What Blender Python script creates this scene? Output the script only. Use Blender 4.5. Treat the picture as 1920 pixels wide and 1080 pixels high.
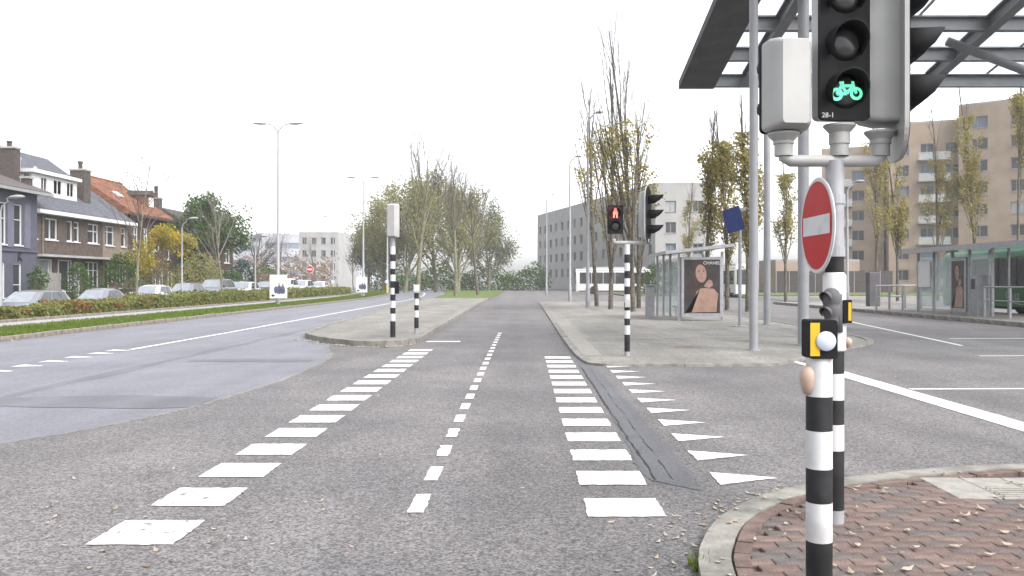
import bpy, math, random
from mathutils import Vector, Matrix
R = math.radians
scene = bpy.context.scene
for o in list(bpy.data.objects): bpy.data.objects.remove(o)
COL = scene.collection

# ------------------------------------------------------------------ camera, sky, sun, exposure
EYE = 1.518                      # metres above the road; focal length 1600 px on a 1920 px wide picture
cam_d = bpy.data.cameras.new('camera'); cam = bpy.data.objects.new('camera', cam_d); COL.objects.link(cam)
cam.location = (0, 0, EYE); cam.rotation_euler = (R(90), 0, 0)
cam_d.sensor_width = 36; cam_d.lens = 30.0
cam_d.shift_x = -23/1920; cam_d.shift_y = -13/1920
cam_d.clip_start = .05; cam_d.clip_end = 6000
scene.camera = cam
SUN_EL, SUN_AZ = 48, 130         # azimuth clockwise from +Y
w = bpy.data.worlds.new('World'); scene.world = w; w.use_nodes = True
nt = w.node_tree; nt.nodes.clear()
sky = nt.nodes.new('ShaderNodeTexSky'); sky.sky_type = 'NISHITA'; sky.sun_disc = False
sky.sun_elevation = R(SUN_EL); sky.sun_rotation = R(SUN_AZ); sky.dust_density = 3; sky.air_density = 1.0; sky.ozone_density = 1
hs = nt.nodes.new('ShaderNodeHueSaturation'); hs.inputs['Saturation'].default_value = .16
bg = nt.nodes.new('ShaderNodeBackground'); bg.inputs['Strength'].default_value = .15
wo = nt.nodes.new('ShaderNodeOutputWorld')
nt.links.new(sky.outputs[0], hs.inputs['Color']); nt.links.new(hs.outputs[0], bg.inputs[0]); nt.links.new(bg.outputs[0], wo.inputs[0])
sd = bpy.data.lights.new('sun', 'SUN'); sd.energy = 1.3; sd.angle = R(40); sd.color = (1, .97, .94)
so = bpy.data.objects.new('sun', sd); COL.objects.link(so)
az, el = R(SUN_AZ), R(SUN_EL)
so.rotation_euler = Vector((-math.sin(az)*math.cos(el), -math.cos(az)*math.cos(el), -math.sin(el))).to_track_quat('-Z', 'Y').to_euler()
scene.view_settings.view_transform = 'Standard'; scene.view_settings.look = 'None'
scene.view_settings.exposure = 1.7; scene.view_settings.gamma = 1
scene.view_settings.use_curve_mapping = False
scene.cycles.max_bounces = 6; scene.cycles.diffuse_bounces = 3; scene.cycles.glossy_bounces = 3; scene.cycles.volume_bounces = 1; scene.cycles.transparent_max_bounces = 10

# ------------------------------------------------------------------ materials
MATS = {}
def mat(name, c, rough=.7, var=.15, scale=6., bump=0., metal=0., c2=None, spec=.3, bscale=None, detail=5, ramp=(.35, .65), stretch=None, emit=0, rows=0):
    m = bpy.data.materials.new(name); m.use_nodes = True; MATS[name] = m
    n, l = m.node_tree.nodes, m.node_tree.links
    b = n['Principled BSDF']; b.inputs['Roughness'].default_value = rough; b.inputs['Metallic'].default_value = metal
    b.inputs['Specular IOR Level'].default_value = spec
    tc = n.new('ShaderNodeTexCoord'); src = tc.outputs['Object']
    if stretch:
        mp = n.new('ShaderNodeMapping'); mp.inputs['Scale'].default_value = stretch; l.new(src, mp.inputs[0]); src = mp.outputs[0]
    nz = n.new('ShaderNodeTexNoise'); nz.inputs['Scale'].default_value = scale; nz.inputs['Detail'].default_value = detail
    l.new(src, nz.inputs['Vector'])
    rp = n.new('ShaderNodeValToRGB')
    a = [min(1, x*(1-var)) for x in c]; d = [min(1, x*(1+var)) for x in c] if c2 is None else c2
    rp.color_ramp.elements[0].position, rp.color_ramp.elements[1].position = ramp
    rp.color_ramp.elements[0].color = (*a, 1); rp.color_ramp.elements[1].color = (*d, 1)
    l.new(nz.outputs['Fac'], rp.inputs[0]); l.new(rp.outputs[0], b.inputs['Base Color'])
    if rows:                                      # courses of tiles: dark joint and step at every course
        wv = n.new('ShaderNodeTexWave'); wv.wave_profile = 'SAW'; wv.bands_direction = 'Z'; wv.inputs['Scale'].default_value = rows; wv.inputs['Distortion'].default_value = .25; wv.inputs['Detail'].default_value = 1
        l.new(tc.outputs['Object'], wv.inputs['Vector']); r2 = n.new('ShaderNodeValToRGB'); r2.color_ramp.elements[0].position = .0; r2.color_ramp.elements[1].position = .35
        r2.color_ramp.elements[0].color = (.55, .55, .55, 1); r2.color_ramp.elements[1].color = (1, 1, 1, 1); l.new(wv.outputs['Fac'], r2.inputs[0])
        mm = n.new('ShaderNodeMix'); mm.data_type = 'RGBA'; mm.blend_type = 'MULTIPLY'; mm.inputs[0].default_value = 1; l.new(rp.outputs[0], mm.inputs[6]); l.new(r2.outputs[0], mm.inputs[7]); l.new(mm.outputs[2], b.inputs['Base Color'])
    if emit:
        l.new(rp.outputs[0], b.inputs['Emission Color']); b.inputs['Emission Strength'].default_value = emit
    if bump:
        n2 = n.new('ShaderNodeTexNoise'); n2.inputs['Scale'].default_value = bscale or scale*6; n2.inputs['Detail'].default_value = 3
        l.new(src, n2.inputs['Vector'])
        bp = n.new('ShaderNodeBump'); bp.inputs['Strength'].default_value = bump; bp.inputs['Distance'].default_value = .02
        l.new(n2.outputs['Fac'], bp.inputs['Height']); l.new(bp.outputs[0], b.inputs['Normal'])
    return m
def asphalt(name, c, speck, grain=70., tint=None, bump=.5, rough=.85, big=.12):
    """coarse aggregate: large stains * grain speckle"""
    m = bpy.data.materials.new(name); m.use_nodes = True; MATS[name] = m
    n, l = m.node_tree.nodes, m.node_tree.links; b = n['Principled BSDF']; b.inputs['Roughness'].default_value = rough
    tc = n.new('ShaderNodeTexCoord')
    def noise(s, d, r=.6, vec=None):
        z = n.new('ShaderNodeTexNoise'); z.inputs['Scale'].default_value = s; z.inputs['Detail'].default_value = d; z.inputs['Roughness'].default_value = r
        l.new(vec or tc.outputs['Object'], z.inputs['Vector']); return z.outputs['Fac']
    def ramp(f, p0, p1, c0, c1):
        r = n.new('ShaderNodeValToRGB'); e = r.color_ramp.elements; e[0].position, e[1].position = p0, p1
        e[0].color, e[1].color = (*c0, 1), (*c1, 1); l.new(f, r.inputs[0]); return r.outputs[0]
    def mul(a, bb, f=1):
        x = n.new('ShaderNodeMix'); x.data_type = 'RGBA'; x.blend_type = 'MULTIPLY'; x.inputs[0].default_value = f
        l.new(a, x.inputs[6]); l.new(bb, x.inputs[7]); return x.outputs[2]
    mp = n.new('ShaderNodeMapping'); mp.inputs['Scale'].default_value = (1.6, .35, 1); l.new(tc.outputs['Object'], mp.inputs[0])
    t = tint or c
    base = ramp(noise(.5, 5), .3, .7, [x*(1-big) for x in c], [x*(1+big) for x in t])
    streak = ramp(noise(1.1, 4, .55, mp.outputs[0]), .3, .7, (1-big,)*3, (1, 1, 1))
    vor = n.new('ShaderNodeTexVoronoi'); vor.inputs['Scale'].default_value = grain; l.new(tc.outputs['Object'], vor.inputs['Vector'])
    hsv = n.new('ShaderNodeSeparateColor'); l.new(vor.outputs['Color'], hsv.inputs[0])
    g = ramp(hsv.outputs[0], .05, .95, (1-speck,)*3, (1+speck,)*3)
    g2 = ramp(noise(grain*.22, 3, .7), .3, .7, (1-speck*.45,)*3, (1+speck*.3,)*3)
    spots = ramp(noise(2.6, 6, .62), .24, .42, (1-1.6*big,)*3, (1, 1, 1)); g2 = mul(g2, spots)
    trk = n.new('ShaderNodeMapping'); trk.inputs['Scale'].default_value = (.75, .03, 1); l.new(tc.outputs['Object'], trk.inputs[0]); g2 = mul(g2, ramp(noise(1.0, 3, .5, trk.outputs[0]), .35, .62, (1-big*.9,)*3, (1+big*.35,)*3))
    l.new(mul(mul(mul(base, streak), g), g2), b.inputs['Base Color'])
    bp = n.new('ShaderNodeBump'); bp.inputs['Strength'].default_value = bump; bp.inputs['Distance'].default_value = .006
    l.new(hsv.outputs[1], bp.inputs['Height']); l.new(bp.outputs[0], b.inputs['Normal'])
    return m
def foliage(name, cols, rough=.6, trans=.35):
    m = bpy.data.materials.new(name); m.use_nodes = True; MATS[name] = m
    n, l = m.node_tree.nodes, m.node_tree.links; n.clear()
    g = n.new('ShaderNodeNewGeometry'); rp = n.new('ShaderNodeValToRGB'); el = rp.color_ramp.elements
    while len(el) < len(cols): el.new(.5)
    for i, c in enumerate(cols): el[i].position = i/(len(cols)-1); el[i].color = (*c, 1)
    tc = n.new('ShaderNodeTexCoord'); nz = n.new('ShaderNodeTexNoise'); nz.inputs['Scale'].default_value = .8; l.new(tc.outputs['Object'], nz.inputs['Vector'])
    ad = n.new('ShaderNodeMath'); ad.operation = 'MULTIPLY_ADD'; ad.inputs[1].default_value = .55; l.new(g.outputs['Random Per Island'], ad.inputs[0])
    sb = n.new('ShaderNodeMath'); sb.operation = 'MULTIPLY_ADD'; sb.inputs[1].default_value = 1.3; sb.inputs[2].default_value = -.42
    l.new(nz.outputs['Fac'], sb.inputs[0]); l.new(sb.outputs[0], ad.inputs[2]); l.new(ad.outputs[0], rp.inputs[0])
    d = n.new('ShaderNodeBsdfDiffuse'); t = n.new('ShaderNodeBsdfTranslucent'); mx = n.new('ShaderNodeMixShader'); mx.inputs[0].default_value = trans
    l.new(rp.outputs[0], d.inputs[0]); l.new(rp.outputs[0], t.inputs[0]); l.new(d.outputs[0], mx.inputs[1]); l.new(t.outputs[0], mx.inputs[2])
    o = n.new('ShaderNodeOutputMaterial'); l.new(mx.outputs[0], o.inputs[0]); return m
def glass(name, c, metal=.0, rough=.06, spec=.8, clear=0.):
    m = mat(name, c, rough, .1, 3, metal=metal, spec=spec)
    if clear:
        n, l = m.node_tree.nodes, m.node_tree.links; b = n['Principled BSDF']; o = n['Material Output']
        t = n.new('ShaderNodeBsdfTransparent'); t.inputs[0].default_value = (.93, .95, .95, 1); x = n.new('ShaderNodeMixShader'); x.inputs[0].default_value = 1-clear
        l.new(t.outputs[0], x.inputs[1]); l.new(b.outputs[0], x.inputs[2]); l.new(x.outputs[0], o.inputs[0])
    return m

asphalt('rough_asphalt', (.102, .099, .103), .6, 75, tint=(.122, .112, .112), big=.17)
asphalt('smooth_asphalt', (.132, .132, .153), .24, 65, bump=.25, rough=.65, big=.15)
asphalt('patch_asphalt', (.106, .106, .121), .16, 70, bump=.25, rough=.7, big=.2)
asphalt('gutter_asphalt', (.088, .088, .098), .25, 75, bump=.4, rough=.7, big=.2)
asphalt('grey_asphalt', (.11, .108, .108), .3, 70, bump=.3)
asphalt('tile_paving', (.19, .18, .165), .2, 30, bump=.2, big=.2)
def joints(name, w, h, gap, dark):
    m = MATS[name]; n, l = m.node_tree.nodes, m.node_tree.links; b = n['Principled BSDF']; src = b.inputs['Base Color'].links[0].from_socket
    tc = n.new('ShaderNodeTexCoord'); br = n.new('ShaderNodeTexBrick'); br.inputs['Scale'].default_value = 1; br.inputs['Brick Width'].default_value = w; br.inputs['Row Height'].default_value = h; br.inputs['Mortar Size'].default_value = gap
    br.inputs['Color1'].default_value = (.86, .86, .86, 1); br.inputs['Color2'].default_value = (1.06, 1.05, 1.03, 1); br.inputs['Mortar'].default_value = (dark, dark, dark, 1); l.new(tc.outputs['Object'], br.inputs['Vector'])
    x = n.new('ShaderNodeMix'); x.data_type = 'RGBA'; x.blend_type = 'MULTIPLY'; x.inputs[0].default_value = 1; l.new(src, x.inputs[6]); l.new(br.outputs['Color'], x.inputs[7]); l.new(x.outputs[2], b.inputs['Base Color'])
joints('tile_paving', .6, .3, .008, .45)
asphalt('pale_path', (.25, .245, .255), .12, 40, bump=.1, big=.08)
asphalt('earth', (.075, .058, .042), .4, 25, bump=.6)
asphalt('far_ground', (.10, .10, .085), .2, 5, bump=.1)
mat('turf', (.065, .095, .02), .9, .3, 2.5, .6, bscale=40, c2=(.095, .135, .028))
mat('paint', (.24, .235, .23), .75, .2, 26, .35, c2=(.50, .50, .49), ramp=(.30, .43), bscale=90, detail=9)
mat('paint_worn', (.20, .19, .185), .75, .2, 11, .35, c2=(.50, .50, .49), ramp=(.34, .43), bscale=90, detail=9)
mat('kerb', (.165, .157, .142), .85, .28, 5, .5)
mat('kerb_dirty_shaded', (.13, .115, .095), .9, .35, 6, .6)  # darker stone; along the planting bed it also colours in hedge shade
for i, c in enumerate([(.106, .073, .064), (.092, .071, .065), (.125, .09, .078), (.085, .073, .069)]): mat('paver_%d' % i, c, .85, .25, 9, .5, bscale=60)
mat('pale_tile', (.21, .20, .182), .85, .15, 7, .35)
mat('joint_sand', (.085, .075, .062), .95, .3, 20, .5)
mat('black_paint', (.011, .011, .012), .6, .3, 6, spec=.25, c2=(.026, .026, .028), ramp=(.4, .75), detail=8); mat('white_paint', (.32, .315, .305), .5, .1, 4, c2=(.45, .45, .46), ramp=(.25, .5), detail=8)
mat('steel_grey', (.20, .203, .215), .5, .1, 4, metal=.15); mat('galvanised', (.26, .26, .275), .45, .12, 6, metal=.3)
mat('lamp_grey', (.22, .222, .235), .5, .06, 3, metal=.1); mat('signal_shell', (.29, .29, .283), .55, .06, 3, c2=(.32, .32, .312))
mat('signal_black', (.010, .010, .011), .75, .2, 8, spec=.12); mat('rubber', (.015, .015, .016), .8, .2, 9)
mat('dark_lens', (.03, .03, .032), .15, .1, 5)
mat('sign_red', (.34, .010, .012), .5, .08, 4, spec=.12); mat('yellow', (.46, .29, .012), .5, .1, 6); mat('button_skin', (.34, .25, .20), .5, .1, 9)
mat('disc_white', (.40, .43, .50), .35, .05, 6)
mat('green_lit', (.10, .62, .32), .5, .02, 3, emit=.42); mat('red_lit', (.8, .2, .16), .5, .02, 3, emit=.22); mat('amber_lit', (.8, .36, .03), .5, .02, 3, emit=.22)
mat('red_lens', (.055, .008, .007), .5, .15, 4, spec=.2)
mat('canopy_grey', (.165, .167, .178), .5, .1, 2, metal=.1); mat('canopy_dark', (.085, .083, .088), .8, .12, 2, spec=.15); mat('canopy_blue', (.15, .16, .175), .5, .1, 2)
glass('roof_glass', (.75, .78, .78), clear=.86); glass('shelter_glass', (.55, .6, .62), clear=.78)
glass('window_glass', (.03, .032, .035), rough=.06, spec=.32); glass('curtain_glass', (.20, .215, .22), rough=.08)
glass('car_glass', (.24, .26, .29), metal=.3, rough=.1, spec=.7); glass('car_side_glass', (.05, .055, .062), rough=.1, spec=.6); glass('bus_glass', (.022, .022, .026), rough=.08)  # windscreen glass is paled in its base colour to stand for reflected sky
mat('brick_brown', (.062, .048, .039), .9, .25, 3, .4, bscale=30, c2=(.082, .06, .05)); mat('brick_beige', (.15, .12, .096), .9, .15, 3, .4, bscale=30)
mat('brick_dark', (.045, .028, .026), .9, .3, 3, .4, bscale=30, c2=(.065, .038, .034)); mat('purple_render', (.06, .06, .083), .8, .1, 2, .1)
mat('purple_board', (.095, .095, .125), .7, .1, 2); mat('trim_white', (.46, .46, .46), .5, .05, 4); mat('trim_grey', (.2, .2, .21), .6, .1, 4)
mat('roof_slate', (.066, .069, .083), .6, .25, 3, .6, bscale=9, stretch=(1, 1, 2), rows=1.6); mat('roof_brown', (.08, .07, .068), .7, .25, 5, .6, stretch=(1, 1, 2), bscale=9, rows=1.9)
mat('roof_red', (.135, .049, .027), .85, .35, 2.2, .7, c2=(.215, .085, .048), bscale=10, stretch=(1, 1, 2), rows=1.6); mat('roof_dark', (.04, .032, .03), .8, .25, 4, .5)
mat('chimney_brick', (.055, .044, .04), .9, .3, 6, .5); mat('wood_grey', (.17, .165, .155), .8, .2, 3, .2, stretch=(6, 6, 1))
mat('flat_brick', (.235, .18, .137), .9, .1, .6, .2, bscale=12, c2=(.265, .208, .16)); mat('flat_pale', (.25, .245, .24), .8, .08, .5); mat('office_white', (.25, .26, .29), .7, .06, .4)
mat('office_band', (.10, .12, .16), .4, .1, 1); mat('concrete', (.24, .235, .23), .8, .1, 1)
mat('bark', (.075, .063, .05), .95, .3, 6, .6, c2=(.12, .105, .085)); mat('bark_green', (.12, .115, .075), .95, .3, 5, .5); mat('twig', (.085, .068, .058), .95, .25, 2)
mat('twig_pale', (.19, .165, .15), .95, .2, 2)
foliage('leaf_poplar', [(.12, .125, .045), (.23, .205, .07), (.31, .26, .085), (.21, .155, .08)], trans=.5); foliage('leaf_yellow', [(.13, .14, .02), (.30, .25, .03), (.44, .30, .04)])
foliage('leaf_green', [(.028, .058, .015), (.055, .10, .026), (.105, .15, .04)], trans=.45); foliage('leaf_olive', [(.11, .125, .045), (.19, .195, .075), (.27, .255, .10), (.31, .28, .125)], trans=.5)
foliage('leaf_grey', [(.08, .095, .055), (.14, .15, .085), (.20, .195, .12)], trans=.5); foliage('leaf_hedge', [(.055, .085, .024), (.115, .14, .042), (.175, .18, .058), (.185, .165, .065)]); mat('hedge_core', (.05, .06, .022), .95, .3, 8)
foliage('leaf_red', [(.12, .055, .03), (.20, .065, .04), (.15, .11, .035)]); foliage('leaf_blue', [(.012, .035, .03), (.025, .06, .05), (.04, .075, .05)])
foliage('leaf_russet', [(.14, .095, .065), (.20, .135, .095), (.15, .13, .095)]); foliage('grass_blade', [(.055, .085, .016), (.10, .14, .026), (.14, .17, .04)])
foliage('leaf_litter', [(.26, .21, .14), (.34, .30, .25), (.16, .10, .05)], trans=.1)
mat('bus_green', (.035, .16, .05), .35, .06, 2); mat('bus_aqua', (.19, .30, .265), .4, .06, 2); mat('poster_dark', (.026, .02, .021), .4, .4, 2); mat('skin_print', (.24, .15, .115), .5, .15, 3)
mat('lip_print', (.16, .06, .05), .5, .2, 6); mat('shade_print', (.19, .115, .09), .5, .2, 6); mat('hair_print', (.03, .018, .015), .5, .3, 6); mat('blue_sign', (.022, .035, .14), .4, .1, 5); mat('print_blue', (.06, .065, .11), .5, .4, 5)
mat('haze_white', (.6, .6, .6))
for nm, c in dict(silver=(.17, .175, .185), lavender=(.17, .175, .225), white=(.46, .46, .455), bluegrey=(.15, .165, .19), pale=(.30, .31, .315), darkblue=(.012, .015, .022), grey=(.14, .145, .16)).items():
    m = mat('car_'+nm, c, .28, .03, 1, metal=.25 if nm not in ('white', 'pale') else 0); m.node_tree.nodes['Principled BSDF'].inputs['Coat Weight'].default_value = .6

# ------------------------------------------------------------------ mesh helpers
class MB:
    def __init__(s): s.v, s.f, s.m = [], [], []
    def add(s, vs, fs, mi=0):
        b = len(s.v); s.v += [tuple(v) for v in vs]; s.f += [tuple(b+i for i in f) for f in fs]; s.m += [mi]*len(fs); return s
    def box(s, x0, x1, y0, y1, z0, z1, mi=0, bev=0):
        x0, x1 = min(x0, x1), max(x0, x1); y0, y1 = min(y0, y1), max(y0, y1)
        if bev:                                   # chamfered top and vertical edges
            def ring(i, z): return [(x0+i, y0, z), (x1-i, y0, z), (x1, y0+i, z), (x1, y1-i, z), (x1-i, y1, z), (x0+i, y1, z), (x0, y1-i, z), (x0, y0+i, z)]
            q = [(x0+bev, y0+bev, z1)]*0
            r3 = [(min(max(a, x0+bev), x1-bev), min(max(b, y0+bev), y1-bev), z1) for a, b, _ in ring(bev, z1)]
            vs = ring(bev, z0)+ring(bev, z1-bev)+r3
            fs = [(i, (i+1) % 8, 8+(i+1) % 8, 8+i) for i in range(8)]+[(8+i, 8+(i+1) % 8, 16+(i+1) % 8, 16+i) for i in range(8)]+[tuple(range(16, 24)), tuple(range(7, -1, -1))]
            return s.add(vs, fs, mi)
        vs = [(x, y, z) for z in (z0, z1) for x, y in ((x0, y0), (x1, y0), (x1, y1), (x0, y1))]
        return s.add(vs, [(3, 2, 1, 0), (4, 5, 6, 7), (0, 1, 5, 4), (1, 2, 6, 5), (2, 3, 7, 6), (3, 0, 4, 7)], mi)
    def tube(s, pts, rad, n=8, cap=True, mi=0):
        pts = [Vector(p) for p in pts]; rad = rad if hasattr(rad, '__len__') else [rad]*len(pts); b = len(s.v)
        a = None
        for i, p in enumerate(pts):
            d = (pts[min(i+1, len(pts)-1)]-pts[max(i-1, 0)]).normalized()
            if a is None: a = d.orthogonal().normalized()
            a = (a-d*a.dot(d)); a = a.normalized() if a.length > 1e-6 else d.orthogonal().normalized()
            c = d.cross(a)
            for k in range(n):
                t = 2*math.pi*k/n; s.v.append(tuple(p+(a*math.cos(t)+c*math.sin(t))*rad[i]))
        for i in range(len(pts)-1):
            for k in range(n):
                s.f.append((b+i*n+k, b+i*n+(k+1) % n, b+(i+1)*n+(k+1) % n, b+(i+1)*n+k)); s.m.append(mi)
        if cap and n > 3:
            s.f.append(tuple(b+k for k in range(n-1, -1, -1))); s.f.append(tuple(b+(len(pts)-1)*n+k for k in range(n))); s.m += [mi, mi]
        return s
    def prism(s, poly, P0, U, V, W, mi=0):
        """poly (a,b) in plane U,V at P0, thickness along W"""
        P0, U, V, W = map(Vector, (P0, U, V, W)); n = len(poly)
        vs = [P0+U*a+V*b for a, b in poly]+[P0+U*a+V*b+W for a, b in poly]
        return s.add(vs, [tuple(range(n-1, -1, -1)), tuple(range(n, 2*n))]+[(i, (i+1) % n, n+(i+1) % n, n+i) for i in range(n)], mi)
    def lathe(s, prof, c=(0, 0, 0), n=16, mi=0, axis=None):
        """prof (r,z) revolved about local z through c; axis = 3x3 matrix"""
        b = len(s.v); c = Vector(c)
        for r, z in prof:
            for k in range(n):
                p = Vector((r*math.cos(2*math.pi*k/n), r*math.sin(2*math.pi*k/n), z)); s.v.append(tuple(c+(axis @ p if axis else p)))
        for i in range(len(prof)-1):
            for k in range(n): s.f.append((b+i*n+k, b+i*n+(k+1) % n, b+(i+1)*n+(k+1) % n, b+(i+1)*n+k)); s.m.append(mi)
        if prof[0][0] > 1e-5: s.f.append(tuple(b+k for k in range(n-1, -1, -1))); s.m.append(mi)
        if prof[-1][0] > 1e-5: s.f.append(tuple(b+(len(prof)-1)*n+k for k in range(n))); s.m.append(mi)
        return s
    def loft(s, rings, mi=0, cap=True):
        b = len(s.v); n = len(rings[0])
        for r in rings: s.v += [tuple(p) for p in r]
        for i in range(len(rings)-1):
            for k in range(n): s.f.append((b+i*n+k, b+i*n+(k+1) % n, b+(i+1)*n+(k+1) % n, b+(i+1)*n+k)); s.m.append(mi)
        if cap: s.f.append(tuple(b+k for k in range(n-1, -1, -1))); s.f.append(tuple(b+(len(rings)-1)*n+k for k in range(n))); s.m += [mi, mi]
        return s
    def sheet(s, poly, z, mi=0): return s.add([(x, y, z) for x, y in poly], [tuple(range(len(poly)))], mi)
    def xf(s, M): s.v = [tuple(M @ Vector(v)) for v in s.v]; return s
    def build(s, name, mt, parent=None, smooth=False, local=False):
        me = bpy.data.meshes.new(name); off = Vector((0, 0, 0)) if local or parent is None else OFF.get(parent.name, Vector((0, 0, 0)))
        me.from_pydata([(x-off.x, y-off.y, z-off.z) for x, y, z in s.v], [], s.f)
        for k in (mt if isinstance(mt, (list, tuple)) else [mt]): me.materials.append(MATS[k])
        me.polygons.foreach_set('material_index', s.m)
        if smooth: me.polygons.foreach_set('use_smooth', [True]*len(s.f))
        me.update(); o = bpy.data.objects.new(name, me); COL.objects.link(o)
        if smooth == 'auto':
            me.set_sharp_from_angle(angle=R(38))
        if parent is not None: o.parent = parent; OFF[o.name] = off
        return o
OFF = {}
def tag(o, label=None, cat=None, group=None, kind=None):
    for k, v in (('label', label), ('category', cat), ('group', group), ('kind', kind)):
        if v: o[k] = v
    return o
def thing(name, loc, label, cat, group=None):
    o = bpy.data.objects.new(name, None); COL.objects.link(o); o.location = loc; o.empty_display_size = .1; OFF[o.name] = Vector(loc)
    return tag(o, label, cat, group)
def kids(o): return [c for c in bpy.data.objects if c.parent == o]
def copy_tree(o, parent=None):
    ch = list(o.children); c = o.copy(); COL.objects.link(c); c.parent = parent
    for k in ch: copy_tree(k, c)
    return c
def dup(o, loc, label, scale=None, rz=None):
    c = copy_tree(o); c.location = loc; c['label'] = label
    if scale: c.scale = scale
    if rz is not None: c.rotation_euler = (0, 0, rz)
    return c
def struct(mb, name, mt, parent=None):
    o = mb.build(name, mt, parent)
    return o if parent else tag(o, kind='structure')
def text_mesh(name, txt, size, M, mt, parent, ext=.002):
    cu = bpy.data.curves.new(name, 'FONT'); cu.body = txt; cu.size = size; cu.extrude = ext; cu.align_x = 'CENTER'; cu.align_y = 'CENTER'; cu.resolution_u = 3
    t = bpy.data.objects.new(name, cu); COL.objects.link(t); dg = bpy.context.evaluated_depsgraph_get()
    me = bpy.data.meshes.new_from_object(t.evaluated_get(dg)); bpy.data.objects.remove(t); me.materials.clear(); me.materials.append(MATS[mt])
    off = OFF.get(parent.name, Vector((0, 0, 0)))
    me.transform(Matrix.Translation(-off) @ M); o = bpy.data.objects.new(name, me); COL.objects.link(o); o.parent = parent; OFF[o.name] = off
    return o
def frame_mat(o, U, N):
    """matrix whose x axis is U, y up, z out of the surface N"""
    U, N = Vector(U).normalized(), Vector(N).normalized(); V = N.cross(U)
    return Matrix(((U.x, V.x, N.x, o[0]), (U.y, V.y, N.y, o[1]), (U.z, V.z, N.z, o[2]), (0, 0, 0, 1)))
rnd = random.Random(7)
def smooth_path(pts, k=6):
    out = []
    P = [Vector((p[0], p[1], 0)) for p in pts]
    for i in range(len(P)-1):
        a, b, c, d = P[max(i-1, 0)], P[i], P[i+1], P[min(i+2, len(P)-1)]
        for j in range(k):
            t = j/k; out.append(.5*((2*b)+(c-a)*t+(2*a-5*b+4*c-d)*t*t+(3*b-a-3*c+d)*t**3))
    out.append(P[-1]); return [(p.x, p.y) for p in out]
def offset_path(pts, d):
    out = []
    for i, (x, y) in enumerate(pts):
        a, b = pts[max(i-1, 0)], pts[min(i+1, len(pts)-1)]; t = Vector((b[0]-a[0], b[1]-a[1])).normalized(); out.append((x+t.y*d, y-t.x*d))
    return out
def inside(poly, x, y):
    c = False; j = len(poly)-1
    for i in range(len(poly)):
        (xi, yi), (xj, yj) = poly[i], poly[j]
        if (yi > y) != (yj > y) and x < (xj-xi)*(y-yi)/(yj-yi)+xi: c = not c
        j = i
    return c
# ------------------------------------------------------------------ the ground
ROADM = {}
def dip(y): return -.40*(1-min(1, max(0, (y-42)/22)))
gxs = [-330, -25.3, -25.25, -20.45, -20.4, 330]; gys = [-40, 14, 80, 430]
mb = MB(); mb.add([(x, y, -.55 if -25.26 < x < -20.44 and y < 80 else -.03) for y in gys for x in gxs], [(r*6+c, r*6+c+1, (r+1)*6+c+1, (r+1)*6+c) for r in range(3) for c in range(5)])
struct(mb, 'ground', 'far_ground')
def bend(y): return -max(0, y-60)**2*.0016
ys = [-25, 0, 15, 30, 45, 60]+[60+6*i for i in range(1, 22)]
mb = MB()
for a, b in zip(ys, ys[1:]):
    mb.add([(-13.3+bend(a), a, -.004), (1.5, a, -.004), (1.5, b, -.004), (-13.3+bend(b), b, -.004)], [(0, 1, 2, 3)])
main_road = struct(mb, 'main_road', 'smooth_asphalt')
edge = smooth_path([(-9, 3.4), (-6.4, 6), (-4.89, 7.96), (-4.16, 9.6), (-3.83, 11.5), (-3.71, 14), (-3.85, 17), (-4.4, 19.2), (-5, 21.5)], 4)
edge = [q for a, b in zip(edge, edge[1:]) for q in [(a[0]+(b[0]-a[0])*k/5+rnd.gauss(0, .014), a[1]+(b[1]-a[1])*k/5+rnd.gauss(0, .014)) for k in range(5)]]+[edge[-1]]
crossing = struct(MB().sheet([(-9, -12), (17.2, -12), (17.2, 150), (-3.4, 150), (-3.4, 21.6)]+edge[::-1], 0), 'crossing_road', 'rough_asphalt')
struct(MB().add([p for i, (x, y) in enumerate(edge) for p in ((x-.05, y, -.001), (x+.02, y, .002))], [(2*i, 2*i+1, 2*i+3, 2*i+2) for i in range(len(edge)-1)]), 'road_seam', 'tile_paving', crossing)
# repaired strips across the old carriageway
def wavy(a, b, wd, n, amp, along):
    out = []
    for i in range(n+1):
        t = a+(b-a)*i/n; k = amp*(math.sin(t*1.9)+.6*math.sin(t*4.7+1)); ww = wd*(1+.35*math.sin(t*1.3+2)); out.append((t, k, ww))
    return out
for y0, wd, x0, x1 in ((10.75, .42, -13.2, -4.0), (16.3, .2, -6.4, -4.05)):
    q = wavy(x0, x1, wd, 30, .05, 0); struct(MB().sheet([(t, y0+k-w_) for t, k, w_ in q]+[(t, y0+k*.6+w_) for t, k, w_ in q[::-1]], .0), 'repair_strip', 'patch_asphalt', main_road)
q = wavy(7.2, 60, .13, 60, .05, 1); struct(MB().sheet([(-6.8+k-w_, t) for t, k, w_ in q]+[(-6.8+k*.7+w_, t) for t, k, w_ in q[::-1]], -.0015), 'wheel_track', 'patch_asphalt', main_road)
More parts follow.
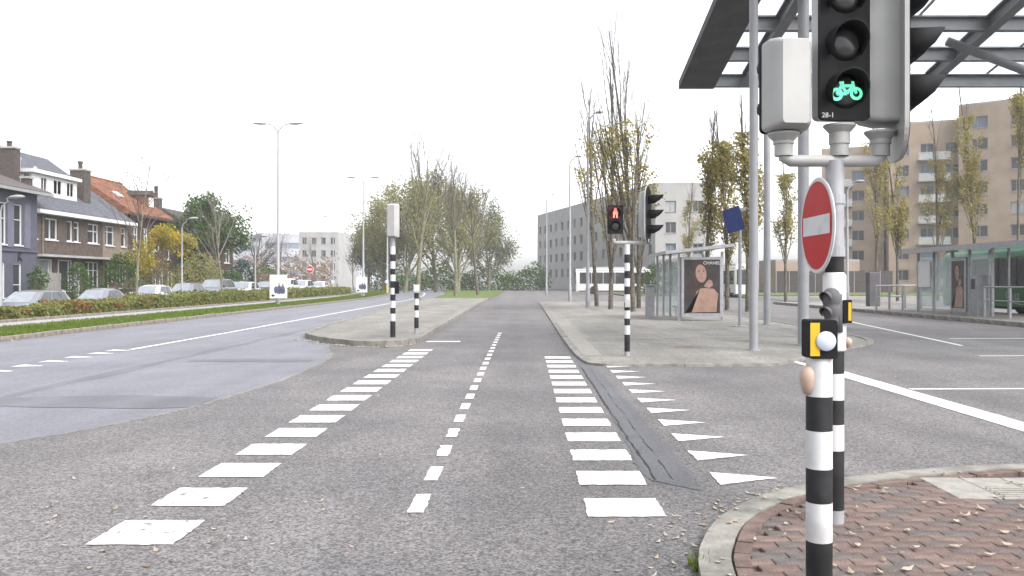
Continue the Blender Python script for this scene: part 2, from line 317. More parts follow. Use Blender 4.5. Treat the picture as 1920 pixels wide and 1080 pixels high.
# smooth gutter strip beside the block markings
gp = smooth_path([(.98, 16), (1.0, 12), (.97, 9), (.93, 7), (.97, 6.4)], 4); gq = smooth_path([(1.26, 6.15), (1.32, 6.9), (1.30, 9), (1.28, 12), (1.22, 16)], 4)
def rag_path(pts, amp):
    out = []
    for a, b in zip(pts, pts[1:]):
        n = max(1, int(math.dist(a, b)/.12)); out += [(a[0]+(b[0]-a[0])*k/n+rnd.gauss(0, amp), a[1]+(b[1]-a[1])*k/n+rnd.gauss(0, amp)) for k in range(n)]
    return out
struct(MB().sheet(rag_path(gp, .012)+rag_path(gq, .014), .004), 'gutter_strip', 'gutter_asphalt', crossing)
for off, w0 in ((1.0, .012), (1.13, .006)):
    q = [(off+rnd.gauss(0, .007)+.006*math.sin(i*.31), 6.5+i*.12, w0*rnd.uniform(.25, 1.2)) for i in range(72)]
    struct(MB().add([p for x, y, ww in q for p in ((x-ww, y, .006), (x+ww, y, .006))], [(2*i, 2*i+1, 2*i+3, 2*i+2) for i in range(71) if off < 1.1 or i % 9 < 6]), 'crack', 'black_paint', crossing)
def ragged(poly, step=.05, amp=.006):
    out = []
    for i, a in enumerate(poly):
        b = poly[(i+1) % len(poly)]; n = max(1, min(60, int(math.dist(a, b)/step)))
        for k in range(n): t = k/n; out.append((a[0]+(b[0]-a[0])*t+rnd.gauss(0, amp)*.7, a[1]+(b[1]-a[1])*t+rnd.gauss(0, amp)*.7))
    return out
def quad_obj(name, poly, z, mt, parent): return struct(MB().sheet(ragged(poly), z), name, mt, parent)
for i in range(17):                                # big blocks of the left row
    y = 4.9+i*.845; quad_obj('marking_block', [(-2.52, y), (-2.02, y), (-2.02, y+.5), (-2.52, y+.5)], .006, 'paint_worn' if i in (0, 1) else 'paint', crossing)
for i in range(14):                                # right row
    y = 5.48+i*.86; quad_obj('marking_block', [(.41, y), (.915, y), (.915-.0, y+.46), (.41, y+.46)], .006, 'paint', crossing)
    if i > 0:
        y = 5.48+i*.86; quad_obj('give_way_triangle', [(1.46, y), (1.95, y+.22), (1.46, y+.42)], .006, 'paint', crossing)
for i in range(22):                                # thin centre dashes
    y = 5.58+i*.9; quad_obj('marking_dash', [(-.765, y), (-.66, y), (-.66, y+.48), (-.765, y+.48)], .006, 'paint', crossing)
for y in (14.2, 15.1, 15.95, 16.85, 17.75, 18.5): quad_obj('marking_tooth', [(-9.1, y), (-8.62, y+.12), (-8.62, y+.2), (-9.1, y+.42)], .002, 'paint', main_road)
mb = MB(); yy = [18.9+i*3 for i in range(33)]
def ex(y): return -8.72-.012*max(0, y-25)+bend(y)*.8
mb.add([p for y in yy for p in ((ex(y)-.07, y, .002), (ex(y)+.07, y, .002))], [(2*i, 2*i+1, 2*i+3, 2*i+2) for i in range(32)]); struct(mb, 'edge_line', 'paint', main_road)
quad_obj('stop_line', [(5.02, 5), (5.36, 5), (5.36, 14.3), (5.02, 17)], .006, 'paint', crossing)
quad_obj('lane_line', [(5.4, 11.9), (9.5, 12.0), (9.5, 12.12), (5.4, 12.02)], .006, 'paint', crossing)
quad_obj('lane_line', [(10.2, 20), (10.32, 20), (12.4, 33), (12.28, 33)], .006, 'paint', crossing)
quad_obj('lane_line', [(11.2, 22.4), (17, 22.6), (17, 22.75), (11.2, 22.55)], .006, 'paint', crossing)
quad_obj('lane_line', [(9.2, 17.2), (16, 17.4), (16, 17.52), (9.2, 17.32)], .006, 'paint', crossing)
for x in (-2.3,): quad_obj('stop_line', [(x-.15, 21.2), (x+.7, 21.2), (x+.7, 21.55), (x-.15, 21.55)], .006, 'paint', crossing)

# grass verge with kerb stones
mb = MB()
vy = [8+3*i for i in range(42)]
mb.add([p for y in vy for p in ((-16.1+bend(y), y, .10), (-13.32+bend(y), y, .10))], [(2*i, 2*i+1, 2*i+3, 2*i+2) for i in range(41)])
verge = struct(mb, 'grass_verge', 'turf')
k0 = None
for i in range(95):
    y = 14+i; 
    if k0 is None: k0 = MB().box(-.07, .07, -.49, .49, -.02, .125, bev=.02).build('kerb_stone', 'kerb_dirty_shaded', verge); k = k0
    else: k = k0.copy(); COL.objects.link(k)
    k.location = (-13.25+bend(y)+rnd.uniform(-.012, .012), y, rnd.uniform(-.012, .008)); k.rotation_euler = (0, rnd.uniform(-.03, .03), math.atan(2*.0016*max(0, y-60))+rnd.uniform(-.008, .008))
mb = MB()
for _ in range(46000):
    y = 18+(rnd.random()**1.7)*95; x = rnd.uniform(-16.05, -13.33)+bend(y); h = rnd.uniform(.03, .10)*(1.25 if rnd.random() < .1 else 1); a = rnd.uniform(0, 6.28); wd = .012+y*.0003
    dx, dy = math.cos(a)*wd, math.sin(a)*wd
    mb.add([(x-dx, y-dy, .1), (x+dx, y+dy, .1), (x+rnd.uniform(-.04, .04), y+rnd.uniform(-.04, .04), .1+h)], [(0, 1, 2)])
tag(mb.build('grass', 'grass_blade'), 'short bright green grass growing on the verge', 'grass', kind='stuff')
mb = MB(); mb.add([p for y in vy for p in ((-18.55+bend(y)*.3, y, .03), (-16.1+bend(y), y, .03))], [(2*i, 2*i+1, 2*i+3, 2*i+2) for i in range(41)]); struct(mb, 'cycle_path', 'pale_path')
struct(MB().box(-20.5, -18.75, 10, 94, -.5, .10), 'planting_bed', 'earth')
kb = None; bedk = bpy.data.objects['planting_bed']
for i in range(68):
    if kb is None: kb = MB().box(-.08, .08, -.61, .61, -.02, .13, bev=.015).build('kerb_stone', 'kerb_dirty_shaded', bedk); k = kb  # darker stone colour stands for the shade at the hedge foot
    else: k = kb.copy(); COL.objects.link(k)
    k.location = (-18.64, 12+i*1.24, rnd.uniform(-.005, .005))
sy_ = [-20, 42, 46, 50, 54, 58, 64, 140]
struct(MB().add([p for y in sy_ for p in ((-25.2, y, dip(y)+.002), (-20.5, y, dip(y)+.002))], [(2*i, 2*i+1, 2*i+3, 2*i+2) for i in range(7)]), 'side_street', 'grey_asphalt')
struct(MB().box(-60, -25.2, 10, 110, -.5, .12), 'pavement', 'tile_paving')

# traffic island on the left
isl = smooth_path([(-7.7, 70), (-7.3, 50), (-6.75, 36), (-6.35, 27), (-6.0, 23.4), (-5.2, 21.4), (-4.2, 20.1), (-3.2, 19.65), (-2.65, 20.4), (-2.55, 22), (-2.6, 26), (-2.7, 40), (-2.9, 70)], 5)
iso = struct(MB().sheet(isl[::-1], .118), 'traffic_island', 'tile_paving')
def kerb_run(path, parent, wdt, h, step, mt, z0=-.02, gap=.006):
    """one stone after another along a path"""
    acc, cur = [path[0]], 0; n = 0
    for a, b in zip(path, path[1:]):
        d = math.dist(a, b); cur += d; acc.append(b)
        if cur >= step:
            p, q = acc[0], acc[-1]; inn = offset_path(acc, wdt); m = MB(); L = len(acc)
            t = Vector((q[0]-p[0], q[1]-p[1], 0)).normalized()*gap
            outp = [(acc[0][0]+t.x, acc[0][1]+t.y)]+acc[1:-1]+[(acc[-1][0]-t.x, acc[-1][1]-t.y)]
            inn[0] = (inn[0][0]+t.x, inn[0][1]+t.y); inn[-1] = (inn[-1][0]-t.x, inn[-1][1]-t.y)
            zz = h+rnd.uniform(-.004, .006); poly = outp+inn[::-1]
            m.prism(poly, (0, 0, z0), (1, 0, 0), (0, 1, 0), (0, 0, zz-z0)); m.build('kerb_stone', mt, parent); n += 1
            acc, cur = [b], 0
    return n
fine = []
for a, b in zip(isl, isl[1:]):
    n = max(1, int(math.dist(a, b)/.35)); fine += [(a[0]+(b[0]-a[0])*i/n, a[1]+(b[1]-a[1])*i/n) for i in range(n)]
fine.append(isl[-1])
kerb_run(fine, iso, -.2, .135, 1.0, 'kerb')
struct(MB().sheet([(-7.7+bend(y)*.6, y) for y in (70, 90, 110, 130, 150)]+[(x, y) for x, y in ((-2.9, 150), (-2.9, 70))], .06), 'grass_median', 'turf')

# paved corner with brick pavers at the right
cor = smooth_path([(.78, 2.6), (.82, 3.6), (.9, 4.4), (1.02, 4.85), (1.216, 5.3), (1.55, 5.75), (1.97, 6.1), (2.69, 6.46), (3.72, 6.78), (5.2, 7.0), (8.5, 7.2)], 6)
corner = struct(MB().sheet((cor+[(8.5, 2.6)])[::-1], .028), 'corner_pavement', 'joint_sand')
fine = []
for a, b in zip(cor, cor[1:]):
    n = max(1, int(math.dist(a, b)/.12)); fine += [(a[0]+(b[0]-a[0])*i/n, a[1]+(b[1]-a[1])*i/n) for i in range(n)]
kerb_run(fine, corner, .17, .06, .75, 'kerb', gap=.004)
bordr = offset_path(fine, .185); kerb_run(bordr, corner, .085, .055, .19, 'paver_0', gap=.005, z0=.0)
inner = offset_path(fine, .275); poly = inner+[(8.5, 2.7), (inner[0][0], 2.7)]
base = [MB().box(-.1, .1, -.0488, .0488, -.03, 0, bev=.005).build('paver', 'paver_%d' % i, corner) for i in range(4)]
spots = []
for r in range(46):
    for c in range(40):
        x = .9+c*.203+(.1 if r % 2 else 0); y = 2.75+r*.101
        if not inside(poly, x, y): continue
        if x > 2.93 and y > 5.76: continue
        vis = y > 4.2 and x < .62*y+.15
        spots.append((not vis, y, x))
spots.sort(); mb = MB(); used = [0]*4
for i, (nv, y, x) in enumerate(spots):
    z = .052+rnd.uniform(-.0025, .0025); k = rnd.choices(range(4), (5, 4, 2, 3))[0]
    if i < 300:
        if not used[k]: o = base[k]; used[k] = 1
        else: o = base[k].copy(); COL.objects.link(o)
        o.location = (x, y, z); o.rotation_euler = (rnd.uniform(-.012, .012), rnd.uniform(-.005, .005), rnd.uniform(-.018, .018))
    else: mb.box(x-.0985, x+.0985, y-.0475, y+.0475, z-.03, z, k)
tag(mb.build('paver_field', ['paver_%d' % i for i in range(4)], corner), kind='stuff')
tb = MB().box(-.148, .148, -.148, .148, -.03, 0, bev=.006).build('tactile_tile', 'pale_tile', corner); first = True
rib = MB()
for j in range(5): rib.box(-.13, .13, -.125+j*.055, -.10+j*.055, 0, .007)
for c in range(9):
    for r in range(4):
        x, y = 3.08+c*.302+(0 if r < 3 else .02), 5.90+r*.302
        if not inside(poly, x, y+.08): continue
        if first: t = tb; first = False
        else: t = tb.copy(); COL.objects.link(t)
        t.location = (x, y, .056+rnd.uniform(-.002, .002)); t.rotation_euler = (0, 0, rnd.uniform(-.01, .01))
        if r == 0 and c > 0:
            q = MB(); q.v, q.f, q.m = list(rib.v), list(rib.f), list(rib.m); q.build('rib', 'pale_tile', t, local=True)

# plaza by the bus stops, far kerbs, bus platform
pz = smooth_path([(1.05, 60), (1.0, 30), (1.0, 20), (1.08, 16.2), (1.3, 15.3), (2, 15.15), (4.2, 15.2), (5.0, 15.9), (7, 18.6), (8.9, 22), (9.3, 30), (9.6, 48), (12, 58)], 5)
plaza = struct(MB().sheet((pz+[(12, 62), (1.05, 62)])[::-1], .03), 'plaza', 'tile_paving')
fine = []
for a, b in zip(pz, pz[1:]):
    n = max(1, int(math.dist(a, b)/.3)); fine += [(a[0]+(b[0]-a[0])*i/n, a[1]+(b[1]-a[1])*i/n) for i in range(n)]
kerb_run(fine, plaza, -.16, .045, 1.0, 'kerb')
quad_obj('pale_band', [(1.7, 21.9), (8.4, 23.2), (8.4, 23.5), (1.7, 22.2)], .036, 'pale_tile', plaza)
quad_obj('pale_band', [(1.15, 17), (1.55, 17), (1.6, 30), (1.15, 30)], .036, 'pale_tile', plaza)
for x, y, r in ((3.7, 19.3, .3), (5.6, 21.2, .25)):
    struct(MB().sheet([(x+r*math.cos(t*.5236), y+r*math.sin(t*.5236)) for t in range(12)], .036), 'manhole_cover', 'kerb_dirty_shaded', plaza)
plat = struct(MB().box(16.5, 20.4, 20, 56, -.02, .15), 'bus_platform', 'tile_paving')
kb = None
for i in range(36):
    if kb is None: kb = MB().box(-.1, .1, -.49, .49, -.02, .17, bev=.02).build('kerb_stone', 'kerb', plat); k = kb
    else: k = kb.copy(); COL.objects.link(k)
    k.location = (16.42, 20.5+i, 0)
struct(MB().sheet([(20.4, -10), (26, -10), (26, 100), (20.4, 100)], .0), 'bus_lane', 'grey_asphalt')
struct(MB().sheet([(26, 20), (120, 20), (120, 98), (26, 98)], .01), 'forecourt', 'tile_paving')
struct(MB().box(10, 60, 86, 100, -.02, .12), 'lawn', 'turf')

# haze: the damp autumn air between here and the far blocks
hz = MB().box(-340, 340, -50, 440, -1.2, 31).build('haze', 'haze_white'); tag(hz, kind='stuff')
hm = bpy.data.materials.new('haze'); hm.use_nodes = True; hn = hm.node_tree; hn.nodes.clear()
pv = hn.nodes.new('ShaderNodeVolumePrincipled'); pv.inputs['Color'].default_value = (.97, .98, 1, 1); pv.inputs['Density'].default_value = .0005
ho = hn.nodes.new('ShaderNodeOutputMaterial'); hn.links.new(pv.outputs[0], ho.inputs['Volume']); hz.data.materials.clear(); hz.data.materials.append(hm)
# ------------------------------------------------------------------ buildings
class Face:
    """a vertical wall plane: origin o, direction U along it, outward normal N"""
    def __init__(s, o, U, N): s.o, s.U, s.N = Vector(o), Vector(U).normalized(), Vector(N).normalized()
    def P(s, u, z, d=0): return tuple(s.o+s.U*u+Vector((0, 0, z))-s.N*d)
    def bar(s, mb, u0, u1, z0, z1, d0, d1, mi=0):
        c = [s.P(u, z, d) for d in (d0, d1) for u, z in ((u0, z0), (u1, z0), (u1, z1), (u0, z1))]
        mb.add(c, [(0, 1, 2, 3), (7, 6, 5, 4), (0, 4, 5, 1), (1, 5, 6, 2), (2, 6, 7, 3), (3, 7, 4, 0)], mi)
def wall_holes(mb, F, u0, u1, z0, z1, holes, dep=.14):
    us = sorted({u0, u1, *[h[0] for h in holes], *[h[1] for h in holes]}); zs = sorted({z0, z1, *[h[2] for h in holes], *[h[3] for h in holes]})
    us = [u for u in us if u0 <= u <= u1]; zs = [z for z in zs if z0 <= z <= z1]
    for a, b in zip(us, us[1:]):
        for c, d in zip(zs, zs[1:]):
            um, zm = (a+b)/2, (c+d)/2
            if any(h[0] < um < h[1] and h[2] < zm < h[3] for h in holes): continue
            mb.add([F.P(a, c), F.P(b, c), F.P(b, d), F.P(a, d)], [(0, 1, 2, 3)])
    for a, b, c, d in holes:
        for (p, q), (r, t) in (((a, c), (b, c)), ((b, c), (b, d)), ((b, d), (a, d)), ((a, d), (a, c))):
            mb.add([F.P(p, q), F.P(r, t), F.P(r, t, dep), F.P(p, q, dep)], [(0, 1, 2, 3)])
def window(F, h, parent, mull=(), trans=(), dep=.10, fw=.07, frame='trim_white', pane='window_glass', sill=True, name='window'):
    a, b, c, d = h; m = MB()
    for x0, x1, y0, y1 in ((a, a+fw, c, d), (b-fw, b, c, d), (a+fw, b-fw, c, c+fw), (a+fw, b-fw, d-fw, d)): F.bar(m, x0, x1, y0, y1, dep-.05, dep+.03)
    for t in mull: u = a+(b-a)*t; F.bar(m, u-fw*.42, u+fw*.42, c+fw, d-fw, dep-.045, dep+.03)
    for t in trans: z = c+(d-c)*t; F.bar(m, a+fw, b-fw, z-fw*.4, z+fw*.4, dep-.042, dep+.03)
    w = m.build(name, frame, parent)
    us = [a]+[a+(b-a)*t for t in mull]+[b]
    for u0, u1 in zip(us, us[1:]):
        m = MB(); F.bar(m, u0+.01, u1-.01, c+.01, d-.01, dep+.01, dep+.022); m.build('pane', pane, w)
    if sill:
        m = MB(); F.bar(m, a-.06, b+.06, c-.07, c, -.07, dep-.05); m.build('sill', frame, w)
    return w
def gable_roof(xe, xr, xb, y0, y1, ze, zr, zb, t=.14):
    """front eave xe, ridge xr, rear eave xb; solid prism between y0 and y1"""
    poly = [(xe, ze), (xr, zr), (xb, zb), (xb, zb-t), (xe, ze-t)]
    return MB().prism(poly, (0, y0, 0), (1, 0, 0), (0, 0, 1), (0, y1-y0, 0))
def chimney(x0, x1, y0, y1, z0, z1, parent, pot=.5):
    c = MB().box(x0, x1, y0, y1, z0, z1).build('chimney', 'chimney_brick', parent)
    MB().box(x0-.06, x1+.06, y0-.06, y1+.06, z1, z1+.12).build('chimney_cap', 'concrete', c)
    MB().lathe([(.14, 0), (.13, pot*.7), (.17, pot*.75), (.16, pot)], ((x0+x1)/2, (y0+y1)/2, z1+.12), 10).build('chimney_pot', 'roof_dark', c)
E = Vector((1, 0, 0))
# purple painted house
X = -28.6; Y0 = 41
h1 = thing('town_house', (X, Y0, 0), 'dark purple painted house with brown tiled roof at the left end of the row', 'house')
F = Face((X, Y0, 0), (0, 1, 0), E)
hol = [(5.2, 6.1, 3.55, 5.85), (6.85, 7.6, 3.55, 5.85), (5.15, 6.0, .6, 2.55), (6.75, 7.55, .12, 2.5), (1, 2.2, 3.55, 5.85), (3, 4.2, 3.55, 5.85), (1, 3, .8, 2.5)]
mb = MB(); wall_holes(mb, F, 0, 9.1, 0, 6.55, hol); mb.box(X-9, X-.16, Y0, Y0+9.1, 0, 6.55); mb.build('wall', 'purple_render', h1)
for i, hh in enumerate(hol): window(F, hh, h1, trans=(.62,) if i < 2 else (.5,), fw=.055, pane='window_glass', sill=i != 3, name='door' if i == 3 else 'window')
for u in (6.12, 7.72): m = MB(); F.bar(m, u+.06, u+.62, 3.4, 5.95, -.05, -.002); m.build('shutter', 'purple_board', h1)
m = MB(); F.bar(m, -.1, 9.14, 3.18, 3.3, -.08, -.001); m.build('ledge', 'purple_render', h1)
text_mesh('wall_letter', 'K', .75, frame_mat(F.P(7.35, 2.88, -.03), (0, 1, 0), E), 'black_paint', h1, .02)
r = gable_roof(X+.55, X-4.6, X-9.5, Y0-.3, Y0+9.65, 6.75, 8.75, 6.75).build('roof', 'roof_brown', h1)
m = MB().box(X+.5, X+.68, Y0-.3, Y0+9.65, 6.5, 6.66); m.build('gutter', 'trim_grey', h1)
chimney(X-2.2, X-1.3, 50.0, 50.62, 7.3, 9.3, r, .35); chimney(X-.95, X-.5, 50.1, 50.5, 7.0, 7.55, r, .2)
# brown terraced house
X = -29.0; Y0 = 50.15
h2 = thing('terraced_house', (X, Y0, 0), 'brown brick terraced house with white dormer and slate roof', 'house')
F = Face((X, Y0, 0), (0, 1, 0), E)
up = [(.05, .6, 4.05, 5.35), (1.5, 2.85, 4.05, 5.35), (3.95, 4.62, 4.05, 5.35), (4.82, 5.45, 4.05, 5.35), (6.55, 7.95, 4.05, 5.35)]
dn = [(.25, 2.3, 1.75, 2.85), (2.9, 4.6, .9, 2.85), (4.8, 5.6, .12, 2.75), (6.2, 8.0, .9, 2.8)]
mb = MB(); wall_holes(mb, F, 0, 8.55, 0, 5.7, up+dn); mb.box(X-9, X-.16, Y0, Y0+8.55, 0, 5.7); mb.build('wall', 'brick_brown', h2)
for i, hh in enumerate(up): window(F, hh, h2, mull=((.5,), (.45,), (), (), (.62,))[i], trans=((), (), (), (.7,), (.62,))[i])
window(F, dn[0], h2, mull=(.08, .85), pane='curtain_glass'); window(F, dn[1], h2, mull=(.12, .8)); window(F, dn[2], h2, trans=(.75,), sill=False, pane='trim_grey', name='door'); window(F, dn[3], h2, mull=(.33, .66), trans=(.7,))
m = MB(); F.bar(m, 0, 8.5, 2.98, 3.12, -.75, -.001); m.build('porch_roof', 'concrete', h2)
m = MB(); m.tube([F.P(1.15, 3.15, -.06), F.P(1.15, 5.5, -.06)], .04, 8); m.build('drainpipe', 'brick_beige', h2)
XR, ZR = X-4.5, 10.1
r2 = gable_roof(X+.35, XR, X-9.4, Y0+.02, Y0+8.55, 5.85, ZR, 5.85).build('roof', 'roof_slate', h2)
MB().box(X+.02, X+.55, Y0+.02, Y0+8.55, 5.55, 5.78).build('gutter', 'trim_white', h2)
F2 = Face((X-.75, Y0, 0), (0, 1, 0), E); dh = [(2.35, 3.05, 7.0, 7.95), (3.75, 4.75, 7.0, 7.95), (5.3, 6.2, 7.0, 7.95)]
m = MB(); wall_holes(m, F2, 1.35, 6.6, 6.6, 8.1, dh, .06); m.box(X-3.2, X-.81, Y0+1.35, Y0+6.6, 6.6, 8.1); dm = m.build('dormer', 'trim_white', h2)
for hh in dh: window(F2, hh, dm, mull=(.5,), dep=.05, fw=.06, sill=False)
MB().box(X-3.6, X-.5, Y0+1.15, Y0+6.8, 8.1, 8.32).build('dormer_roof', 'trim_white', dm)
chimney(X-1.7, X-.75, Y0+7.5, Y0+8.4, 6.2, 9.0, r2, .55)
for u, x in ((2.6, -3.4), (3.4, -2.7), (4.1, -2.1)):
    z = 5.85+(ZR-5.85)*(-x+.35)/4.85; MB().lathe([(.09, -.1), (.09, .55), (.15, .6), (.13, .75), (0, .85)], (X+x, Y0+u, z), 8).build('roof_vent', 'galvanised', r2)
# beige end house of the terrace
Y0 = 58.72
h3 = thing('terraced_house', (X, Y0, 0), 'narrow beige brick end house with hipped slate roof beside the red roofed house', 'house')
F = Face((X, Y0, 0), (0, 1, 0), E)
up = [(.35, 1.6, 4.0, 5.35), (2.65, 3.35, 4.0, 5.35)]; dn = [(.3, 1.5, .9, 2.75), (1.75, 3.5, .5, 2.75)]
mb = MB(); wall_holes(mb, F, 0, 3.7, 0, 5.7, up+dn); mb.box(X-9, X-.16, Y0, Y0+3.7, 0, 5.7); mb.build('wall', 'brick_beige', h3)
window(F, up[0], h3, mull=(.3,), trans=(.7,)); window(F, up[1], h3, mull=(), trans=(.7,)); window(F, dn[0], h3, mull=(.5,)); window(F, dn[1], h3, mull=(.25, .5, .75), trans=(.75,), fw=.09)
m = MB(); F.bar(m, 0, 3.65, 2.98, 3.1, -.6, -.001); m.build('porch_roof', 'concrete', h3)
ye, yr = Y0+4.1, Y0+1.2
v = [(X+.35, Y0, 5.85), (X+.35, ye, 5.85), (X-9.4, ye, 5.85), (X-9.4, Y0, 5.85), (XR, Y0, ZR), (XR, yr, ZR), (X+.35, Y0, 5.71), (X+.35, ye, 5.71), (X-9.4, ye, 5.71), (X-9.4, Y0, 5.71)]
MB().add(v, [(0, 1, 5, 4), (1, 2, 5), (2, 3, 4, 5), (0, 4, 3), (0, 6, 7, 1), (1, 7, 8, 2), (2, 8, 9, 3), (3, 9, 6, 0), (9, 8, 7, 6)]).build('roof', 'roof_slate', h3)
MB().box(X+.02, X+.55, Y0, Y0+4.1, 5.55, 5.78).build('gutter', 'trim_white', h3)
# red roofed house
X = -29.3; Y0 = 63.0
h4 = thing('town_house', (X, Y0, 0), 'dark brick house with bright orange red tiled roof', 'house')
F = Face((X, Y0, 0), (0, 1, 0), E)
hol = [(.8, 1.7, 3.9, 5.6), (2.6, 3.4, 3.9, 5.6), (4.6, 5.0, 3.9, 5.6), (5.15, 5.55, 3.9, 5.6), (4.0, 5.0, .9, 2.5), (5.3, 6.3, .9, 2.5), (1, 2, .12, 2.4)]
mb = MB(); wall_holes(mb, F, 0, 7, 0, 6.5, hol); mb.box(X-8, X-.16, Y0, Y0+7, 0, 6.5); mb.build('wall', 'brick_dark', h4)
for i, hh in enumerate(hol): window(F, hh, h4, trans=(.66,), mull=(.5,) if i in (0, 1, 4, 5) else (), sill=i != 6, name='door' if i == 6 else 'window')
for z in (3.0, 3.5): m = MB(); F.bar(m, .2, 3.6, z, z+.1, -.5, -.001); m.build('balcony_band', 'trim_grey', h4)
r4 = gable_roof(X+.5, X-3.9, X-8.4, Y0-.2, Y0+7.2, 6.6, 9.5, 6.6).build('roof', 'roof_red', h4)
m = MB().box(X-3.9-.12, X-3.9+.12, Y0-.2, Y0+7.22, 9.42, 9.58); m.build('ridge', 'roof_red', r4)
MB().box(X+.45, X+.62, Y0-.2, Y0+7.2, 6.32, 6.5).build('gutter', 'roof_dark', h4)
m = MB().box(X-2.4, X-.7, Y0+5.0, Y0+6.1, 7.0, 8.35); dm = m.build('dormer', 'roof_red', h4)
MB().prism([(-.75, 0), (.75, 0), (0, .45)], (X-2.5, Y0+5.55, 8.35), (0, 1, 0), (0, 0, 1), (1.95, 0, 0)).build('dormer_roof', 'roof_dark', dm)
m = MB().box(X-.698, X-.64, Y0+5.15, Y0+5.95, 7.45, 8.2); m.build('window', 'trim_white', dm)
chimney(X-1.5, X-.8, Y0+7.25, Y0+7.95, 6, 8.3, r4, .95)
m = MB().prism([(-.4, -.35), (.4, -.35), (.4, .35), (-.4, .35)], (X-1.75, Y0+2.2, 8.12), (0, 1, 0), Vector((-.835, 0, .55)), Vector((.05, 0, .07))); m.build('skylight', 'trim_white', r4)
# houses further down the row
def plain_house(name, X, Y0, L, ze, zr, label, wallm, roofm, hol, dep=8, gutter='trim_white', ground=None):
    h = thing(name, (X, Y0, 0), label, 'house'); F = Face((X, Y0, 0), (0, 1, 0), E); mb = MB(); wall_holes(mb, F, 0, L, 0, ze, hol); mb.box(X-dep, X-.16, Y0, Y0+L, 0, ze); mb.build('wall', wallm, h)
    for hh in hol: window(F, hh, h, mull=(.5,) if hh[1]-hh[0] > .9 else (), trans=(.66,))
    FS = Face((X, Y0, 0), (1, 0, 0), (0, -1, 0))
    gable_roof(X+.4, X-dep/2, X-dep-.4, Y0-.2, Y0+L+.2, ze+.12, zr, ze+.12).build('roof', roofm, h); MB().box(X+.35, X+.5, Y0-.2, Y0+L+.2, ze-.15, ze+.02).build('gutter', gutter, h); return h
plain_house('town_house', -31.4, 71.2, 6.5, 5.2, 8.0, 'low dark house with brown roof between the red roof and the green tree', 'brick_dark', 'roof_dark', [(1, 2.1, 3.4, 4.7), (3.2, 4.4, 3.4, 4.7), (1, 2.4, .9, 2.4), (3.5, 5, .9, 2.4)])
plain_house('town_house', -29.4, 78.6, 7.5, 5.4, 8.3, 'dark brick house with white ground floor windows half hidden by the big green tree', 'brick_dark', 'roof_dark', [(1, 1.8, 3.4, 4.7), (3, 3.8, 3.4, 4.7), (5, 6.6, 3.3, 4.7), (.8, 2.6, .7, 2.6), (3.6, 5, .7, 2.6), (5.4, 7, .7, 2.6)])
MB().box(-27.9, -27.4, 84.6, 86.2, .12, 2.9).build('porch_column', 'trim_white', bpy.data.objects['town_house.003'] if 'town_house.003' in bpy.data.objects else h4)
# front garden fences
g = thing('board_gate', (-27.6, 48.9, .12), 'grey vertical board gate in front of the brown house', 'gate'); 
for i in range(11): MB().box(-27.63, -27.6, 48.9+i*.18, 49.05+i*.18, .15, 2.0+rnd.uniform(-.01, .01)).build('board', 'wood_grey', g)
for z in (.5, 1.6): MB().box(-27.7, -27.63, 48.85, 50.9, z, z+.09).build('rail', 'wood_grey', g)
g = thing('garden_wall', (-26.4, 52, .12), 'low dark brick garden wall in front of the terrace', 'wall')
MB().box(-26.5, -26.25, 52.2, 61.5, .12, 1.0).build('wall', 'brick_dark', g); MB().box(-26.56, -26.19, 52.15, 61.55, 1.0, 1.08).build('coping', 'concrete', g)
for y in (54.6, 57.9): MB().box(-26.6, -26.15, y, y+.45, .12, 1.35, bev=.03).build('pier', 'brick_dark', g)

def block(name, corners, H, label, wallm, rows, storey, z0, winw, gap, band=False, pane='office_band', balc=(), base=0, frame='trim_grey', roof='concrete'):
    """a flat-roofed block on a convex plan; rows of window openings on the faces listed in `rows`"""
    b = thing(name, (*corners[0], 0), label, 'building'); n = len(corners); mb = MB(); cx, cy = sum(c[0] for c in corners)/n, sum(c[1] for c in corners)/n
    hs = {}
    for i in range(n):
        p, q = Vector((*corners[i], 0)), Vector((*corners[(i+1) % n], 0)); U = (q-p); L = U.length; N = Vector((U.y, -U.x, 0)).normalized()
        if N.dot(p-Vector((cx, cy, 0))) < 0: N = -N
        F = Face(p, U, N); hol = []
        if i in rows:
            for k in range(rows[i]):
                z = z0+k*storey
                if band: hol.append((.6, L-.6, z, z+storey*.45))
                else:
                    u = gap*.6
                    while u+winw < L-.3: hol.append((round(u, 3), round(u+winw, 3), z, z+storey*.52)); u += winw+gap
        wall_holes(mb, F, 0, L, 0, H, hol, .3); hs[i] = (F, hol, L)
    mb.sheet(corners, H-.4); mb.build('wall', wallm, b)
    m = MB(); m.prism([(c[0], c[1]) for c in corners], (0, 0, H+.01), (1, 0, 0), (0, 1, 0), (0, 0, .25)); m.build('roof', roof, b)
    for i, (F, hol, L) in hs.items():
        for hh in hol:
            if band:
                nn = max(2, int((hh[1]-hh[0])/3)); window(F, hh, b, mull=[j/nn for j in range(1, nn)], dep=.15, fw=.12, frame=frame, pane=pane, sill=False)
            else: window(F, hh, b, mull=(rnd.choice((.5, .5, .35)),), dep=.22, fw=.09, frame=frame, pane=pane if rnd.random() < .72 else rnd.choice(('curtain_glass', 'office_band')), sill=True)
        for (fi, u0, u1) in balc:
            if fi == i:
                for k in range(rows[i]):
                    z = z0+k*storey-.9; m = MB(); F.bar(m, u0, u1, z, z+.22, -1.2, -.001); sl = m.build('balcony', 'concrete', b)
                    m = MB(); F.bar(m, u0+.05, u1-.05, z+.22, z+1.1, -1.15, -1.1); m.build('balustrade', 'shelter_glass', sl)
    return b
